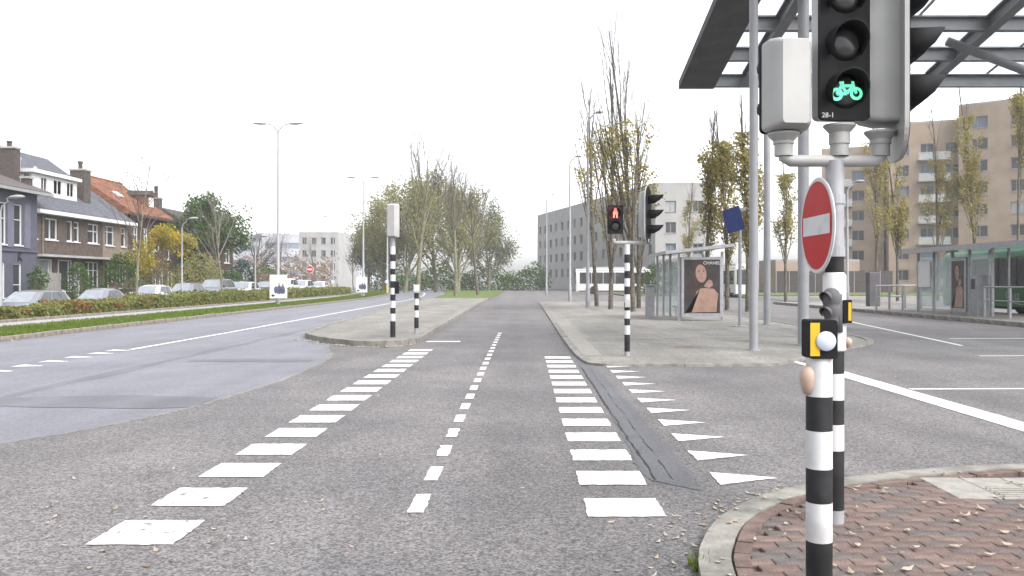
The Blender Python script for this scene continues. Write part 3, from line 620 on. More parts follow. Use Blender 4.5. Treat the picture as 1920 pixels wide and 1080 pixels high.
# brick flats at the right, three stepped volumes
block('apartment_block', [(57.5, 113), (80, 95), (92, 108), (69, 128)], 24.6, 'tallest brick flats with dark windows at the right edge behind the bus', 'flat_brick', {0: 8, 3: 8}, 2.85, 1.6, 1.9, 2.6, pane='window_glass')
block('apartment_block', [(50.2, 117.5), (59.0, 114.4), (62, 126), (54, 129)], 23.0, 'brick flats with white balcony slabs between the two other brick volumes', 'flat_brick', {0: 7}, 2.85, 1.6, 1.7, 1.4, pane='window_glass', balc=[(0, 3.6, 7.6)])
block('apartment_block', [(43.2, 124), (51, 121), (56, 133), (48, 136)], 20.5, 'lowest brick flats with balconies behind the no entry sign', 'flat_brick', {0: 6, 3: 6}, 2.85, 1.6, 1.7, 1.5, pane='window_glass', balc=[(0, 1.6, 4.2)])
block('apartment_block', [(17.2, 112), (24, 112), (24, 150), (8, 176), (2.6, 168)], 14.2, 'long pale grey flats with window bands beyond the bare poplars', 'flat_pale', {0: 4, 4: 4}, 2.8, 2.2, 1.4, 2.2, band=False, pane='window_glass')
block('low_building', [(33, 112), (44, 112), (44, 120), (33, 120)], 4.1, 'low beige building behind the lawn and steel columns', 'flat_brick', {}, 3, 1.2, 1.6, 2.2, pane='window_glass')
g = thing('dark_fence', (32, 105, 0), 'long dark fence on the lawn before the low beige building', 'fence')
for i in range(9): MB().box(31+i*1.6, 31+i*1.6+1.54, 105, 105.06, .12, 2.75).build('panel', 'roof_dark', g); MB().box(31+i*1.6-.05, 31+i*1.6+.03, 104.95, 105.1, .12, 2.85).build('post', 'trim_grey', g)
block('office_block', [(-66, 215), (-49, 232), (-40, 250), (-85, 250)], 13.4, 'long white office block with blue window bands in the haze', 'office_white', {0: 3}, 3.6, 2.6, 2, 1, band=True, frame='office_white')
block('office_block', [(-84, 213), (-66.2, 215), (-85.2, 250), (-100, 240)], 11.2, 'lower wing of the white office at its left end', 'office_white', {0: 3}, 3.4, 2.0, 2, 1, band=True, frame='office_white')
block('apartment_block', [(-47.5, 180), (-39.2, 180), (-38, 196), (-48, 196)], 11.6, 'cream block of flats with small dark windows behind bare trees', 'flat_pale', {0: 4}, 2.7, 1.2, 1.0, 1.0, pane='window_glass')

# ------------------------------------------------------------------ trees and shrubs
def grow(wood, twig, tips, p, d, L, r, lvl, top, rng, up, spread, kids_n, wob, thin=.2, sides=(8, 5, 3, 3), kl=1., nodes=False):
    n = 5 if lvl == 0 else 4 if lvl == 1 else 3; pts, rad = [Vector(p)], [r]; dd = Vector(d).normalized()
    for i in range(n):
        dd = (dd+Vector((rng.gauss(0, wob), rng.gauss(0, wob), rng.gauss(0, wob)*.6+up))).normalized(); pts.append(pts[-1]+dd*L/n); rad.append(r*(1-(1-thin)*(i+1)/n))
    (wood if lvl <= 1 and r > .03 else twig).tube(pts, rad, sides[min(lvl, 3)], cap=False)
    if nodes and lvl >= 1: tips += [(q, dd) for q in pts[1:]]
    if lvl >= top: tips.append((pts[-1], dd)); tips.append((pts[len(pts)//2], dd)); return
    for k in range(kids_n[lvl]):
        t = rng.uniform(.3, 1) if lvl else rng.uniform(kids_n[-1], 1); i = min(int(t*n), n-1); q = pts[i].lerp(pts[i+1], t*n-i); rr = rad[i]*(1-(t*n-i))+rad[i+1]*(t*n-i)
        ax = (pts[i+1]-pts[i]).normalized(); o = ax.orthogonal().normalized(); o.rotate(Matrix.Rotation(rng.uniform(0, 6.283), 3, ax)); sp = spread[min(lvl, len(spread)-1)]*rng.uniform(.75, 1.2)
        grow(wood, twig, tips, q, ax*math.cos(sp)+o*math.sin(sp), L*rng.uniform(.42, .62)*((1.15-.55*t)*kl if lvl == 0 else 1), rr*rng.uniform(.4, .6), lvl+1, top, rng, up, spread, kids_n, wob, .35, sides, kl, nodes)
    if lvl: tips.append((pts[-1], dd))
def leaf_cloud(mb, tips, per, spreadr, size, rng, stretch=1.0, zr=None):
    for p, d in tips:
        for _ in range(per):
            g_ = Vector((rng.gauss(0, 1), rng.gauss(0, 1), rng.gauss(0, 1))); g_ *= min(1, 1.7/max(g_.length, .01)); q = p+Vector((g_.x*spreadr, g_.y*spreadr, g_.z*spreadr*stretch))
            if zr and not (zr[0] < q.z < zr[1]): continue
            s = size*rng.uniform(.6, 1.3); a = Vector((rng.gauss(0, 1), rng.gauss(0, 1), rng.gauss(0, 1))).normalized(); b = a.orthogonal().normalized()*s*.6; c = a.cross(b).normalized()*s
            mb.add([q-c*.6, q+b*.6, q+c*.7, q-b*.6], [(0, 1, 2, 3)])
def tree(name, label, cat, loc, H, rng_seed, trunk_r, top, kids_n, spread, up, wob, leaf=None, per=0, sr=.3, ls=.15, stretch=1, zr=None, woodm='bark', twigm='twig', first=.35, group=None, lean=(0, 0), Lf=.8, sides=(8, 5, 3, 3), kl=1., nodes=False):
    rng = random.Random(rng_seed); t = thing(name, (0, 0, 0), label, cat, group); wood, twig, tips = MB(), MB(), []
    grow(wood, twig, tips, (0, 0, -.05), (lean[0], lean[1], 1), H*Lf, trunk_r, 0, top, rng, up, spread, kids_n+[first], wob, sides=sides, kl=kl, nodes=nodes)
    wood.build('trunk', woodm, t, smooth=True); tag(twig.build('twigs', twigm, t), kind='stuff') if twig.v else None
    if leaf:
        lm = MB(); leaf_cloud(lm, tips, per, sr, ls, rng, stretch, zr); tag(lm.build('crown', leaf, t), kind='stuff')
    t.location = loc; OFF[t.name] = Vector(loc); return t
# young bare tree in the hedge
tree('young_tree', 'slender nearly bare young tree in the hedge before the red roofed house', 'tree', (-20, 44, .1), 8.0, 3, .08, 3, [20, 6, 5], (.62, .6, .6), .06, .035, 'leaf_grey', 1, .12, .06, woodm='bark_green', first=.28, Lf=.95, kl=.85)
tree('young_tree', 'slender bare young tree in the hedge before the big green tree', 'tree', (-20, 56.6, .1), 7.4, 5, .08, 3, [19, 6, 5], (.62, .55, .6), .06, .035, woodm='bark_green', twigm='twig_pale', first=.28, Lf=.95, kl=.85)
tree('garden_tree', 'small yellow leaved tree behind the white car', 'tree', (-25.4, 58.6, .1), 5.0, 8, .09, 3, [9, 6, 5], (.9, .7, .6), .04, .1, 'leaf_yellow', 7, .22, .15, first=.3)
tree('broadleaf_tree', 'large dense green tree in front of the far dark house', 'tree', (-27.8, 76.5, .1), 9.2, 12, .22, 3, [14, 7, 6], (.85, .7, .6), .06, .1, 'leaf_green', 10, .38, .22, first=.3, Lf=.7)
tree('broadleaf_tree', 'bare spreading tree with crooked limb just right of the green tree', 'tree', (-27.2, 84, .1), 9.6, 21, .24, 3, [12, 8, 7], (.85, .7, .6), .05, .13, first=.3, lean=(.16, 0), Lf=.62)
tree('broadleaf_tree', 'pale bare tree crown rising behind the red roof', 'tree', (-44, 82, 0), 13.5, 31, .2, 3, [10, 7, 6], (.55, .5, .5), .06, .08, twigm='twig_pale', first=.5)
def shrub(name, label, loc, rx, ry, h, mt, n, ls, seed, cat='shrub'):
    rng = random.Random(seed); t = thing(name, loc, label, cat); m = MB(); tips = []
    for _ in range(n):
        u, v = rng.uniform(0, 6.283), rng.random(); rr = (.55+.45*rng.random())*math.sqrt(max(0, 1-(v*2-1)**2)) if v > .5 else (.6+.4*rng.random()); z = h*(.04+.96*v); rr *= 1+.18*math.sin(u*3+seed)+.12*math.sin(u*7+v*9)
        tips.append((Vector((loc[0]+rx*rr*math.cos(u), loc[1]+ry*rr*math.sin(u), loc[2]+z*(1+.1*math.sin(u*4+seed)))), None))
    leaf_cloud(m, tips, 3, ls*.7, ls, rng); tag(m.build('foliage', mt, t), kind='stuff')
    s = MB()
    for k in range(5): a = k*1.256; s.tube([(loc[0]+.08*math.cos(a), loc[1]+.08*math.sin(a), loc[2]-.05), (loc[0]+rx*.35*math.cos(a), loc[1]+ry*.35*math.sin(a), loc[2]+h*.7)], [.03, .01], 5)
    s.build('stem', 'bark', t); return t
shrub('garden_shrub', 'tall dark green shrub before the beige house', (-27, 57.2, .1), 1.2, 1.4, 3.0, 'leaf_green', 900, .13, 2)
shrub('garden_shrub', 'ivy coloured shrub beside the board gate', (-27, 51.7, .1), .8, 1.2, 2.3, 'leaf_green', 500, .12, 4)
shrub('garden_shrub', 'small dark shrub left of the board gate', (-27.3, 47.9, .1), .5, .8, 2.1, 'leaf_green', 300, .12, 5)
shrub('garden_shrub', 'rounded grey brown bush behind the gap before the white car', (-25.7, 56.2, .1), .9, .9, 1.5, 'leaf_grey', 420, .10, 6)
shrub('garden_shrub', 'broad olive bush under the yellow tree', (-26.4, 61.8, .1), 1.2, 1.6, 2.2, 'leaf_olive', 560, .12, 7)
shrub('garden_shrub', 'large rounded yellowish green bush beyond the silver cars', (-26.6, 70, .1), 1.8, 2.6, 3.4, 'leaf_olive', 1300, .14, 9)
shrub('garden_shrub', 'mid green bush at the foot of the big tree', (-26, 75.5, .1), 1.3, 1.8, 2.2, 'leaf_green', 600, .14, 10)
shrub('conifer_shrub', 'dark blue green conical evergreen at the end of the houses', (-26.6, 80.5, .1), 1.3, 1.5, 3.2, 'leaf_blue', 900, .13, 11)
shrub('garden_shrub', 'brownish bush right of the dark evergreen', (-25.8, 84, .1), 1.3, 1.4, 2.2, 'leaf_russet', 500, .13, 13)
shrub('evergreen_shrub', 'dark green shrub behind the brown bush', (-28, 92, .1), 2, 2.4, 3.0, 'leaf_green', 700, .16, 14)
# hedge along the side street
hd = thing('low_hedge', (-19.7, 62, .1), 'long low hedge turning from red to ochre in front of the parked cars', 'hedge')
rng = random.Random(5); m, m2 = MB(), MB()
def hedge_h(y): return .40+.07*math.sin(y*.9)+.05*math.sin(y*2.3+1)+.26*min(1, max(0, (y-34)/14))
for _ in range(52000):
    y = 26+(rng.random()**1.35)*66.5; hh = hedge_h(y); x = rng.uniform(-20.35, -18.85); k = rng.random()
    if k < .5: x = -18.95+rng.gauss(0, .07)+.06*math.sin(y*3); z = .1+hh*rng.random()
    elif k < .95: z = .1+hh*(1-.12*rng.random())-.25*max(0, abs(x+19.6)-.45)**2+rng.gauss(0, .03)
    else: z = .1+hh*rng.uniform(.9, 1.18)
    s = (.05+y*.0006)*rng.uniform(.6, 1.4); a = Vector((rng.gauss(.3, 1), rng.gauss(0, 1), rng.gauss(.4, 1))).normalized(); b = a.orthogonal().normalized()*s*.55; c = a.cross(b).normalized()*s; q = Vector((x, y, z))
    red = rng.random() < (  .6 if y < 40 and math.sin(y*1.6)+.6*math.sin(y*.7) > .5 and z > .3 else .07 if y < 45 else .02)
    (m2 if red else m).add([q-c, q+b, q+c, q-b], [(0, 1, 2, 3)])
tag(m.build('foliage', 'leaf_hedge', hd), kind='stuff'); tag(m2.build('red_foliage', 'leaf_red', hd), kind='stuff')
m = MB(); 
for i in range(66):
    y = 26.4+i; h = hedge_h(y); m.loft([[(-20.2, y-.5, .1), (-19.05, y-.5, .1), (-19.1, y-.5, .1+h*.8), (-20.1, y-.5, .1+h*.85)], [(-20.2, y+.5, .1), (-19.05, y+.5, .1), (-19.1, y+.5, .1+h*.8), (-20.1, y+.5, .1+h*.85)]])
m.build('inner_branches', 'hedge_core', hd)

# big olive trees on the median beyond the island
for i, (x, y, H, s, mt, lb) in enumerate([
    (-23.0, 126, 10.5, 41, 'leaf_grey', 'grey green tree at the left edge of the tree group beyond the lamp posts'),
    (-19.4, 118, 14.0, 42, 'leaf_olive', 'olive tree behind the second double lamp'),
    (-15.6, 112, 16.5, 43, 'leaf_olive', 'tallest dense olive tree behind the striped signal pole'),
    (-12.2, 118, 17.2, 44, 'leaf_grey', 'grey olive tree behind the bare tree on the median'),
    (-8.8, 114, 15.5, 45, 'leaf_olive', 'olive tree at the right end of the tree group'),
    (-5.5, 132, 13.5, 46, 'leaf_grey', 'hazy tree closing the view down the road')]):
    tree('broadleaf_tree', lb, 'tree', (x, y, 0), H, s, .3, 3, [18, 8, 6], (.72, .55, .5), .13, .08, mt, 2, .5, .235, stretch=1.6, first=.08, Lf=.66, nodes=True, group='trees beyond the traffic island', woodm='bark_green')
tree('bare_tree', 'tall bare tree with upright branches right of the striped signal pole', 'tree', (-8.2, 66, .1), 12.4, 51, .19, 3, [15, 8, 6], (.5, .45, .45), .10, .06, woodm='bark_green', first=.3, Lf=.9, group='bare trees on the median')
tree('bare_tree', 'bare tree further right with twigs reaching above the olive crowns', 'tree', (-6.6, 82, .1), 13.4, 52, .2, 3, [15, 8, 6], (.5, .45, .45), .10, .07, woodm='bark_green', first=.3, Lf=.86, group='bare trees on the median')
tree('bare_tree', 'bare twiggy tree close to the road at the right end of the median', 'tree', (-4.9, 90, .1), 12.6, 53, .18, 3, [15, 8, 6], (.55, .5, .45), .10, .07, first=.3, Lf=.86, group='bare trees on the median')
for i, (x, y, H, s, lb) in enumerate([(-34, 140, 10.5, 61, 'hazy bare tree standing before the cream flats'), (-38, 132, 8.5, 62, 'hazy bare tree just left of the cream flats'), (-33.5, 118, 9.5, 63, 'thin bare tree behind the double lamp with the poster'), (-30, 150, 8, 64, 'faint bare tree right of the cream flats')]):
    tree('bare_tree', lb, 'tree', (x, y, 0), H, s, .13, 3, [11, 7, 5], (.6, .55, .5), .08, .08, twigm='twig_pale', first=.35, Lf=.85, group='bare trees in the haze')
m = MB(); rng = random.Random(66); tp = []
for k in range(900): x = rng.uniform(-62, -34); tp.append((Vector((x, 150+rng.uniform(-6, 6), rng.uniform(.2, 5.2)*(1+.25*math.sin(x*.9)))), None))
leaf_cloud(m, tp, 5, .5, .4, rng); tag(m.build('russet_thicket', 'leaf_russet'), 'russet thicket fading into the haze behind the parked cars', 'thicket', kind='stuff')
m = MB(); tp = []
for k in range(1500): x = rng.uniform(-24, 4); tp.append((Vector((x, 140+rng.uniform(-5, 5)+.2*x, rng.uniform(.1, 3.4)*(1+.3*math.sin(x*.8)))), None))
leaf_cloud(m, tp, 5, .45, .35, rng); tag(m.build('undergrowth', 'leaf_green'), 'dark undergrowth at the foot of the olive trees', 'undergrowth', kind='stuff')
shrub('roadside_bush', 'green bush left of the near bus shelter', (15.5, 92, .1), 3.2, 2.5, 3.2, 'leaf_green', 1100, .22, 71)

# columnar poplars: fastigiate branches, yellow leaves low down, bare tips
def poplar(H, seed, bare, label, loc, group, dens=4, first=.12, kl=.45):
    if kl < .5: kl = .38
    return tree('columnar_poplar', label, 'tree', loc, H, seed, .13, 3, [20, 5, 3], (.26, .28, .3), .10, .035, 'leaf_poplar', max(1, int(dens*.45)), .13, .14, stretch=1.8, zr=(H*.12, H*bare), first=first, Lf=.95, kl=kl, nodes=True, group=group, woodm='bark', twigm='twig')
G1, G2 = 'yellowing columnar poplars by the bus stops', 'yellowing columnar poplars by the bus stops'
poplar(14.6, 81, .62, 'tallest half bare poplar beside the pedestrian signal', (5.3, 41.5, 0), G1, 5, .1, .8)
poplar(13.6, 82, .66, 'half bare poplar left of the tallest one behind the pedestrian signal', (4.55, 45, 0), G1, 5, .1, .8)
poplar(13.2, 83, .62, 'leftmost half bare poplar next to the tall lamp', (4.3, 50.5, 0), G1, 5, .1, .75)
poplar(10.5, 84, .75, 'shorter brownish poplar seen between the signal heads', (6.3, 47, 0), G1, 5, .1, .6)
poplar(11.2, 85, .80, 'yellow poplar rising over the near bus shelter roof', (9.7, 45.5, 0), G2, 7, .18)
poplar(11.0, 86, .80, 'leafy poplar just right of the near bus shelter', (10.6, 44.6, 0), G2, 7, .18)
poplar(11.4, 87, .78, 'poplar behind the blue bus stop sign', (11.1, 42.4, 0), G2, 7, .16)
poplar(12.5, 88, .8, 'small distant yellow poplar before the pale flats', (17.5, 90, 0), G2, 6, .18)
poplar(14.5, 89, .82, 'poplar directly right of the no entry sign before the brick flats', (25.5, 62, 0), G2, 6, .18)
poplar(13.0, 90, .85, 'small yellow poplar before the lowest brick flats', (28, 64, 0), G2, 6, .2)
poplar(15.5, 91, .7, 'poplar with thin bare top before the balconies', (31.5, 65, 0), G2, 7, .18)
poplar(17.5, 92, .8, 'broad yellow poplar before the tallest brick flats', (34, 64, 0), G2, 7, .18)
poplar(18, 93, .85, 'poplar at the right edge above the green bus', (36.0, 62.5, 0), G2, 7, .16)
poplar(11, 94, .85, 'slim poplar seen between the steel columns and the sign', (19, 62, 0), G2, 6, .18)
# ------------------------------------------------------------------ street furniture
def striped(name, r, bands, x, y, parent, n=20):
    """bands: (z, colour index) from the bottom up, last z is the top"""
    m = MB()
    for (z0, c), (z1, _) in zip(bands, bands[1:]): m.lathe([(r, z0), (r, z1)], (x, y, 0), n, c)
    return m.build(name, ['black_paint', 'white_paint', 'galvanised'], parent, smooth='auto')
def hood(m, c, fwd, r, L, up=Vector((0, 0, 1)), n=14, a0=-35, a1=215, droop=.0, mi=0):
    """open visor over a round lens, cut back below"""
    c, fwd = Vector(c), Vector(fwd).normalized(); s = fwd.cross(up).normalized(); i = []; o = []; b = len(m.v)
    for k in range(n+1):
        t = R(a0+(a1-a0)*k/n); d = s*math.cos(t)+up*math.sin(t); LL = L*(.66+.34*math.sin(t)) if math.sin(t) > 0 else L*max(.3, .66+.6*math.sin(t))
        for rr, l in ((r, 0), (r*.97, LL), (r*.90, LL), (r*.92, 0)): m.v.append(tuple(c+d*rr+fwd*l))
    for k in range(n):
        for j in range(4): m.f.append((b+4*k+j, b+4*(k+1)+j, b+4*(k+1)+(j+1) % 4, b+4*k+(j+1) % 4)); m.m.append(mi)
def rrect(w, h, r, n=5):
    out = []
    for cx, cy, a in ((w/2-r, h/2-r, 0), (-w/2+r, h/2-r, 90), (-w/2+r, -h/2+r, 180), (w/2-r, -h/2+r, 270)):
        out += [(cx+r*math.cos(R(a+90*k/n)), cy+r*math.sin(R(a+90*k/n))) for k in range(n+1)]
    return out
def signal(parent, c, fwd, w, aspects, board=None, shell='signal_shell', asp=.28, lens_r=.095, hl=.17, dep=.2, lit=None, litm='green_lit', hoods=True, bm='signal_black'):
    """signal head centred at c, facing fwd: rear shell, black front, lenses, hoods"""
    c, fwd = Vector(c), Vector(fwd).normalized(); up = Vector((0, 0, 1)); s = up.cross(fwd).normalized(); H = aspects*asp+.04
    m = MB(); rings = []
    for d, k in ((0, 1), (-dep*.45, 1.0), (-dep*.8, .86), (-dep, .62)): rings.append([c+s*a*(k if True else 1)+up*b*(1 if k > .9 else .96 if k > .7 else .90)+fwd*d for a, b in rrect(w, H, .03)])
    sh = m.loft(rings[::-1]).build('signal_housing', shell, parent, smooth='auto')
    m = MB()
    if board: m.prism(rrect(board[0], board[1], board[2], 8), c+fwd*.021, s, up, fwd*.005); MBB = MB().prism([(a*1.03, b*1.015) for a, b in rrect(board[0], board[1], board[2], 8)], c-fwd*.006, s, up, fwd*.026); MBB.build('board_edge', shell, sh)
    else: m.prism(rrect(w*1.04, H*1.02, .03), c+fwd*.002, s, up, fwd*.025)
    m.build('front_board', bm, sh)
    for k in range(aspects):
        z = (aspects-1)/2-k; lc = c+up*z*asp+fwd*.028
        lm = MB(); lm.lathe([(0, .02), (lens_r*.6, .016), (lens_r, .0)][::-1], lc, 18, axis=Matrix((s, up.cross(s)*-1 if False else up, fwd)).transposed()); lm.build('lens', 'dark_lens' if lit is None or k != lit[0] else lit[1], sh, smooth=True)
        if hoods: hm_ = MB(); hood(hm_, lc, fwd, lens_r*1.12, hl); hm_.build('hood', 'signal_black', sh, smooth=True)
    return sh
# --- push button post in the foreground
bx, by = 1.313, 3.8
t = thing('push_button_post', (bx, by, .05), 'nearest black and white striped post with yellow push button box on top', 'post')
striped('post', .057, [(.03, 0), (.364, 1), (.537, 0), (.687, 1), (.855, 0), (1.007, 1), (1.178, 0), (1.2, 0)], bx, by, t)
m = MB().prism(rrect(.118, .17, .012), (bx, by+.06, 1.262), (1, 0, 0), (0, 0, 1), (0, -.125, 0)); b = m.build('button_box', 'signal_black', t)
MB().box(bx-.061, bx-.02, by-.068, by-.064, 1.19, 1.335).build('yellow_panel', 'yellow', b)
MB().lathe([(.043, 0), (.043, .008), (.036, .014), (0, .016)], (bx+.006, by-.066, 1.255), 24, axis=Matrix(((1, 0, 0), (0, 0, -1), (0, 1, 0)))).build('white_disc', 'disc_white', b, smooth='auto')
m = MB().lathe([(0, -.075), (.018, -.066), (.030, -.035), (.036, 0), (.034, .03), (.022, .055), (0, .062)], (bx-.057, by-.018, 1.085), 16); m.build('push_button', 'button_skin', t, smooth=True)
# --- main signal pole with no entry sign
px_, py_ = 1.89, 5.2
t = thing('traffic_signal_pole', (px_, py_, .05), 'striped pole carrying the no entry sign and green bicycle signal', 'traffic light')
striped('pole', .0565, [(.03, 2), (.13, 0), (.49, 1), (.648, 0), (.797, 1), (.957, 0), (1.10, 1), (1.11, 2), (1.55, 0), (1.72, 2), (2.25, 2)], px_, py_, t)
MB().lathe([(.0566, 1.09), (.068, 1.10), (.068, 1.55), (.0566, 1.57)], (px_, py_, 0), 20).build('pole_collar', 'white_paint', t, smooth='auto')
N = Vector((-1, 0, 0)); U = Vector((0, -1, 0)); sc = Vector((px_, py_, 1.856))+N*.1
ax = Matrix((U, Vector((0, 0, 1)), N)).transposed()
s = MB().lathe([(.0, -.004), (.288, -.004), (.295, .004), (.288, .010), (0, .010)], sc, 48, axis=ax).build('no_entry_sign', 'white_paint', t, smooth='auto')
MB().lathe([(.268, .0105), (.268, .012), (0, .012)], sc, 48, axis=ax).build('red_disc', 'sign_red', s)
MB().prism([(-.235, -.058), (.235, -.058), (.235, .058), (-.235, .058)], sc+N*.0125, U, (0, 0, 1), N*.0015).build('white_bar', 'white_paint', s)
for dz in (-.16, .16):
    MB().lathe([(.060, -.03), (.063, -.03), (.063, .03), (.060, .03)], (px_, py_, 1.856+dz), 18).build('clamp', 'galvanised', t); MB().tube([Vector((px_, py_, 1.856+dz))+N*.055, sc+Vector((0, 0, dz))], .014, 8).build('bracket', 'galvanised', t)
# low repeater signal and button box on the collar
rc = Vector((px_-.055, py_-.10, 1.35)); m = MB()
prof = [(0, .128), (.022, .124), (.042, .108), (.054, .082), (.056, .058), (.049, .034), (.046, .026), (.050, .014), (.052, -.01), (.047, -.034), (.040, -.048), (.039, -.06), (.040, -.085), (.034, -.115), (.022, -.138), (0, -.145)]
m.lathe(prof[::-1], rc, 22)
for dz in (.07, -.02, -.095): hood(m, rc+Vector((-.03, -.02, dz)), (-.75, -.66, 0), .036, .05, n=12)
m.tube([rc+Vector((.05, .05, .09)), rc+Vector((.055, .05, -.14))], .032, 10); m.build('repeater_signal', 'canopy_dark', t, smooth=True)
bb = MB().box(px_+.03, px_+.078, py_-.075, py_-.03, 1.265, 1.405).build('button_box', 'signal_black', t); MB().box(px_+.055, px_+.074, py_-.079, py_-.0755, 1.28, 1.39).build('yellow_panel', 'yellow', bb)
MB().lathe([(0, -.04), (.022, -.02), (.025, .01), (0, .03)], (px_+.075, py_-.02, 1.15), 12).build('push_button', 'button_skin', t, smooth=True)
# mounting arm and heads
az_ = 2.25
m = MB().tube([(px_-.31, py_, az_+.07), (px_-.305, py_, az_+.02), (px_-.27, py_, az_), (px_+.24, py_, az_), (px_+.275, py_, az_+.02), (px_+.28, py_, az_+.07)], .036, 14); m.build('mounting_arm', 'signal_shell', t, smooth='auto')
for dx, z1 in ((-.31, 2.42), (.03, 2.47), (.28, 2.43)): MB().lathe([(.055, az_+.03), (.055, az_+.1), (.062, az_+.102), (.062, z1-.05), (.095, z1-.012), (.095, z1)], (px_+dx, py_, 0), 18).build('mounting_spigot', 'signal_shell', t, smooth='auto')
signal(t, (px_-.31, py_+.03, 2.70), (-.12, 1, 0), .262, 2, asp=.255, dep=.2)
sh = signal(t, (px_+.03, py_-.06, 2.94), (.06, -1, 0), .30, 3, asp=.285, lens_r=.105, hl=.13, dep=.2, bm='signal_black')
fw = Vector((.06, -1, 0)).normalized(); su = Vector((0, 0, 1)).cross(fw).normalized()
g0 = Vector((px_+.03, py_-.06, 2.94-.285-.01))+fw*.052      # lit bicycle on the lowest lens
m = MB()
def ringp(cx, cz, r0, r1, n=18):
    b = len(m.v)
    for k in range(n): 
        for r in (r0, r1): m.v.append(tuple(g0+su*(cx+r*math.cos(6.2832*k/n))+Vector((0, 0, cz+r*math.sin(6.2832*k/n)))))
    for k in range(n): m.f.append((b+2*k, b+2*k+1, b+2*((k+1) % n)+1, b+2*((k+1) % n))); m.m.append(0)
def strokeg(a, b, wd):
    d = Vector((b[0]-a[0], b[1]-a[1])).normalized(); q = Vector((-d.y, d.x))*wd
    m.add([g0+fw*.001+su*x+Vector((0, 0, z)) for x, z in ((a[0]+q.x, a[1]+q.y), (b[0]+q.x, b[1]+q.y), (b[0]-q.x, b[1]-q.y), (a[0]-q.x, a[1]-q.y))], [(0, 1, 2, 3)])
sg = 1 if su.x > 0 else -1
ringp(-.062*sg, -.014, .021, .039); ringp(.058*sg, -.008, .021, .039)
for a, b in (((-.062, -.012), (-.030, .040)), ((-.030, .036), (.035, .038)), ((.058, -.008), (.035, .05)), ((-.028, .034), (0, -.008)), ((0, -.008), (.036, .036)), ((-.062, -.012), (0, -.010)), ((.028, .055), (.045, .057)), ((-.045, .052), (-.018, .056)), ((-.012, -.004), (.022, .012))):
    strokeg((a[0]*sg, a[1]), (b[0]*sg, b[1]), .0085)
m.build('bicycle_symbol', 'green_lit', sh)
text_mesh('signal_number', '28-1', .042, frame_mat(Vector((px_+.03, py_-.06, 2.94-.43))+fw*.03-su*.105*1, su, fw), 'white_paint', sh, .001)
signal(t, (px_+.38, py_+.02, 2.93), (1, -.2, 0), .30, 3, board=(.52, 1.34, .2), asp=.29, lens_r=.115, hl=.25, dep=.24)
# --- pedestrian signal pole on the plaza
cx_, cy_ = 2.05, 17.0
t = thing('traffic_signal_pole', (cx_, cy_, .03), 'striped pole with red pedestrian light on the plaza corner', 'traffic light')
zz = lambda p, Y: EYE+(527-p)*Y/1600
B = [(.03, 2), (zz(659, 17), 0), (zz(627, 17), 1), (zz(610, 17), 0), (zz(597, 17), 1), (zz(582, 17), 0), (zz(567, 17), 1), (zz(552, 17), 0), (zz(537, 17), 1), (zz(522, 17), 0), (zz(508, 17), 1), (zz(493, 17), 0), (zz(477, 17), 1), (zz(462, 17), 1), (zz(458, 17), 1)]
striped('pole', .057, B, cx_, cy_, t)
m = MB().tube([(cx_-.27, cy_, 2.36), (cx_-.26, cy_, 2.30), (cx_-.22, cy_, 2.28), (cx_+.36, cy_, 2.28), (cx_+.4, cy_, 2.30), (cx_+.41, cy_, 2.36)], .04, 10); m.build('mounting_arm', 'signal_shell', t, smooth='auto')
sh = signal(t, (cx_-.24, cy_-.02, 2.74), (-.05, -1, 0), .30, 2, asp=.26, lens_r=.1, hl=.1, lit=(0, 'red_lens'))
fw = Vector((-.05, -1, 0)).normalized(); g = Vector((cx_-.24, cy_-.02, 2.74+.13))+fw*.06
m = MB().prism([(-.045, -.10), (-.015, -.10), (-.012, -.03), (.012, -.03), (.015, -.10), (.045, -.10), (.05, .02), (.03, .045), (.03, .085), (.012, .105), (-.012, .105), (-.03, .085), (-.03, .045), (-.05, .02)], g, (1, 0, 0), (0, 0, 1), fw*.002); m.build('standing_figure', 'red_lit', sh); MB().prism(rrect(.27, .24, .02), Vector((cx_-.24, cy_-.02, 2.74+.13))+fw*.028, (1, 0, 0), (0, 0, 1), fw*.004).build('red_glow_panel', 'red_lens', sh)  # dark red panel colours in the red light's glow on the board
sh = signal(t, (cx_+.40, cy_, 2.83), (1, -.36, 0), .30, 3, board=(.56, 1.16, .28), asp=.30, hl=.30, dep=.16)
bb = MB().box(cx_-.05, cx_+.05, cy_-.12, cy_-.05, 1.0, 1.16).build('button_box', 'signal_shell', t)
# --- signal pole and short post on the left island
dx_, dy_ = -3.28, 21.3
t = thing('traffic_signal_pole', (dx_, dy_, .12), 'striped pole with grey signal back on the left traffic island', 'traffic light')
B = [(.118, 0)]+[(zz(p, 21.3), c) for p, c in ((602, 1), (588, 0), (577, 1), (564, 0), (552, 1), (540, 0), (527, 1), (515, 0), (504, 1), (490, 0), (477, 1), (462, 2), (440, 2))]
striped('pole', .066, B, dx_, dy_, t)
signal(t, (dx_+.03, dy_+.03, 3.02), (.30, 1, 0), .29, 3, asp=.27, hl=.2, dep=.2)
MB().box(dx_+.05, dx_+.15, dy_-.05, dy_+.05, 1.2, 1.5).build('button_box', 'signal_black', t)
ex_, ey_ = -2.88, 22.8
t = thing('push_button_post', (ex_, ey_, .12), 'short striped post beside the signal pole on the left island', 'post')
striped('post', .06, [(.118, 2), (.26, 0)]+[(zz(p, 22.8), c) for p, c in ((595, 1), (582, 0), (572, 1), (560, 0), (549, 1), (538, 1))], ex_, ey_, t)
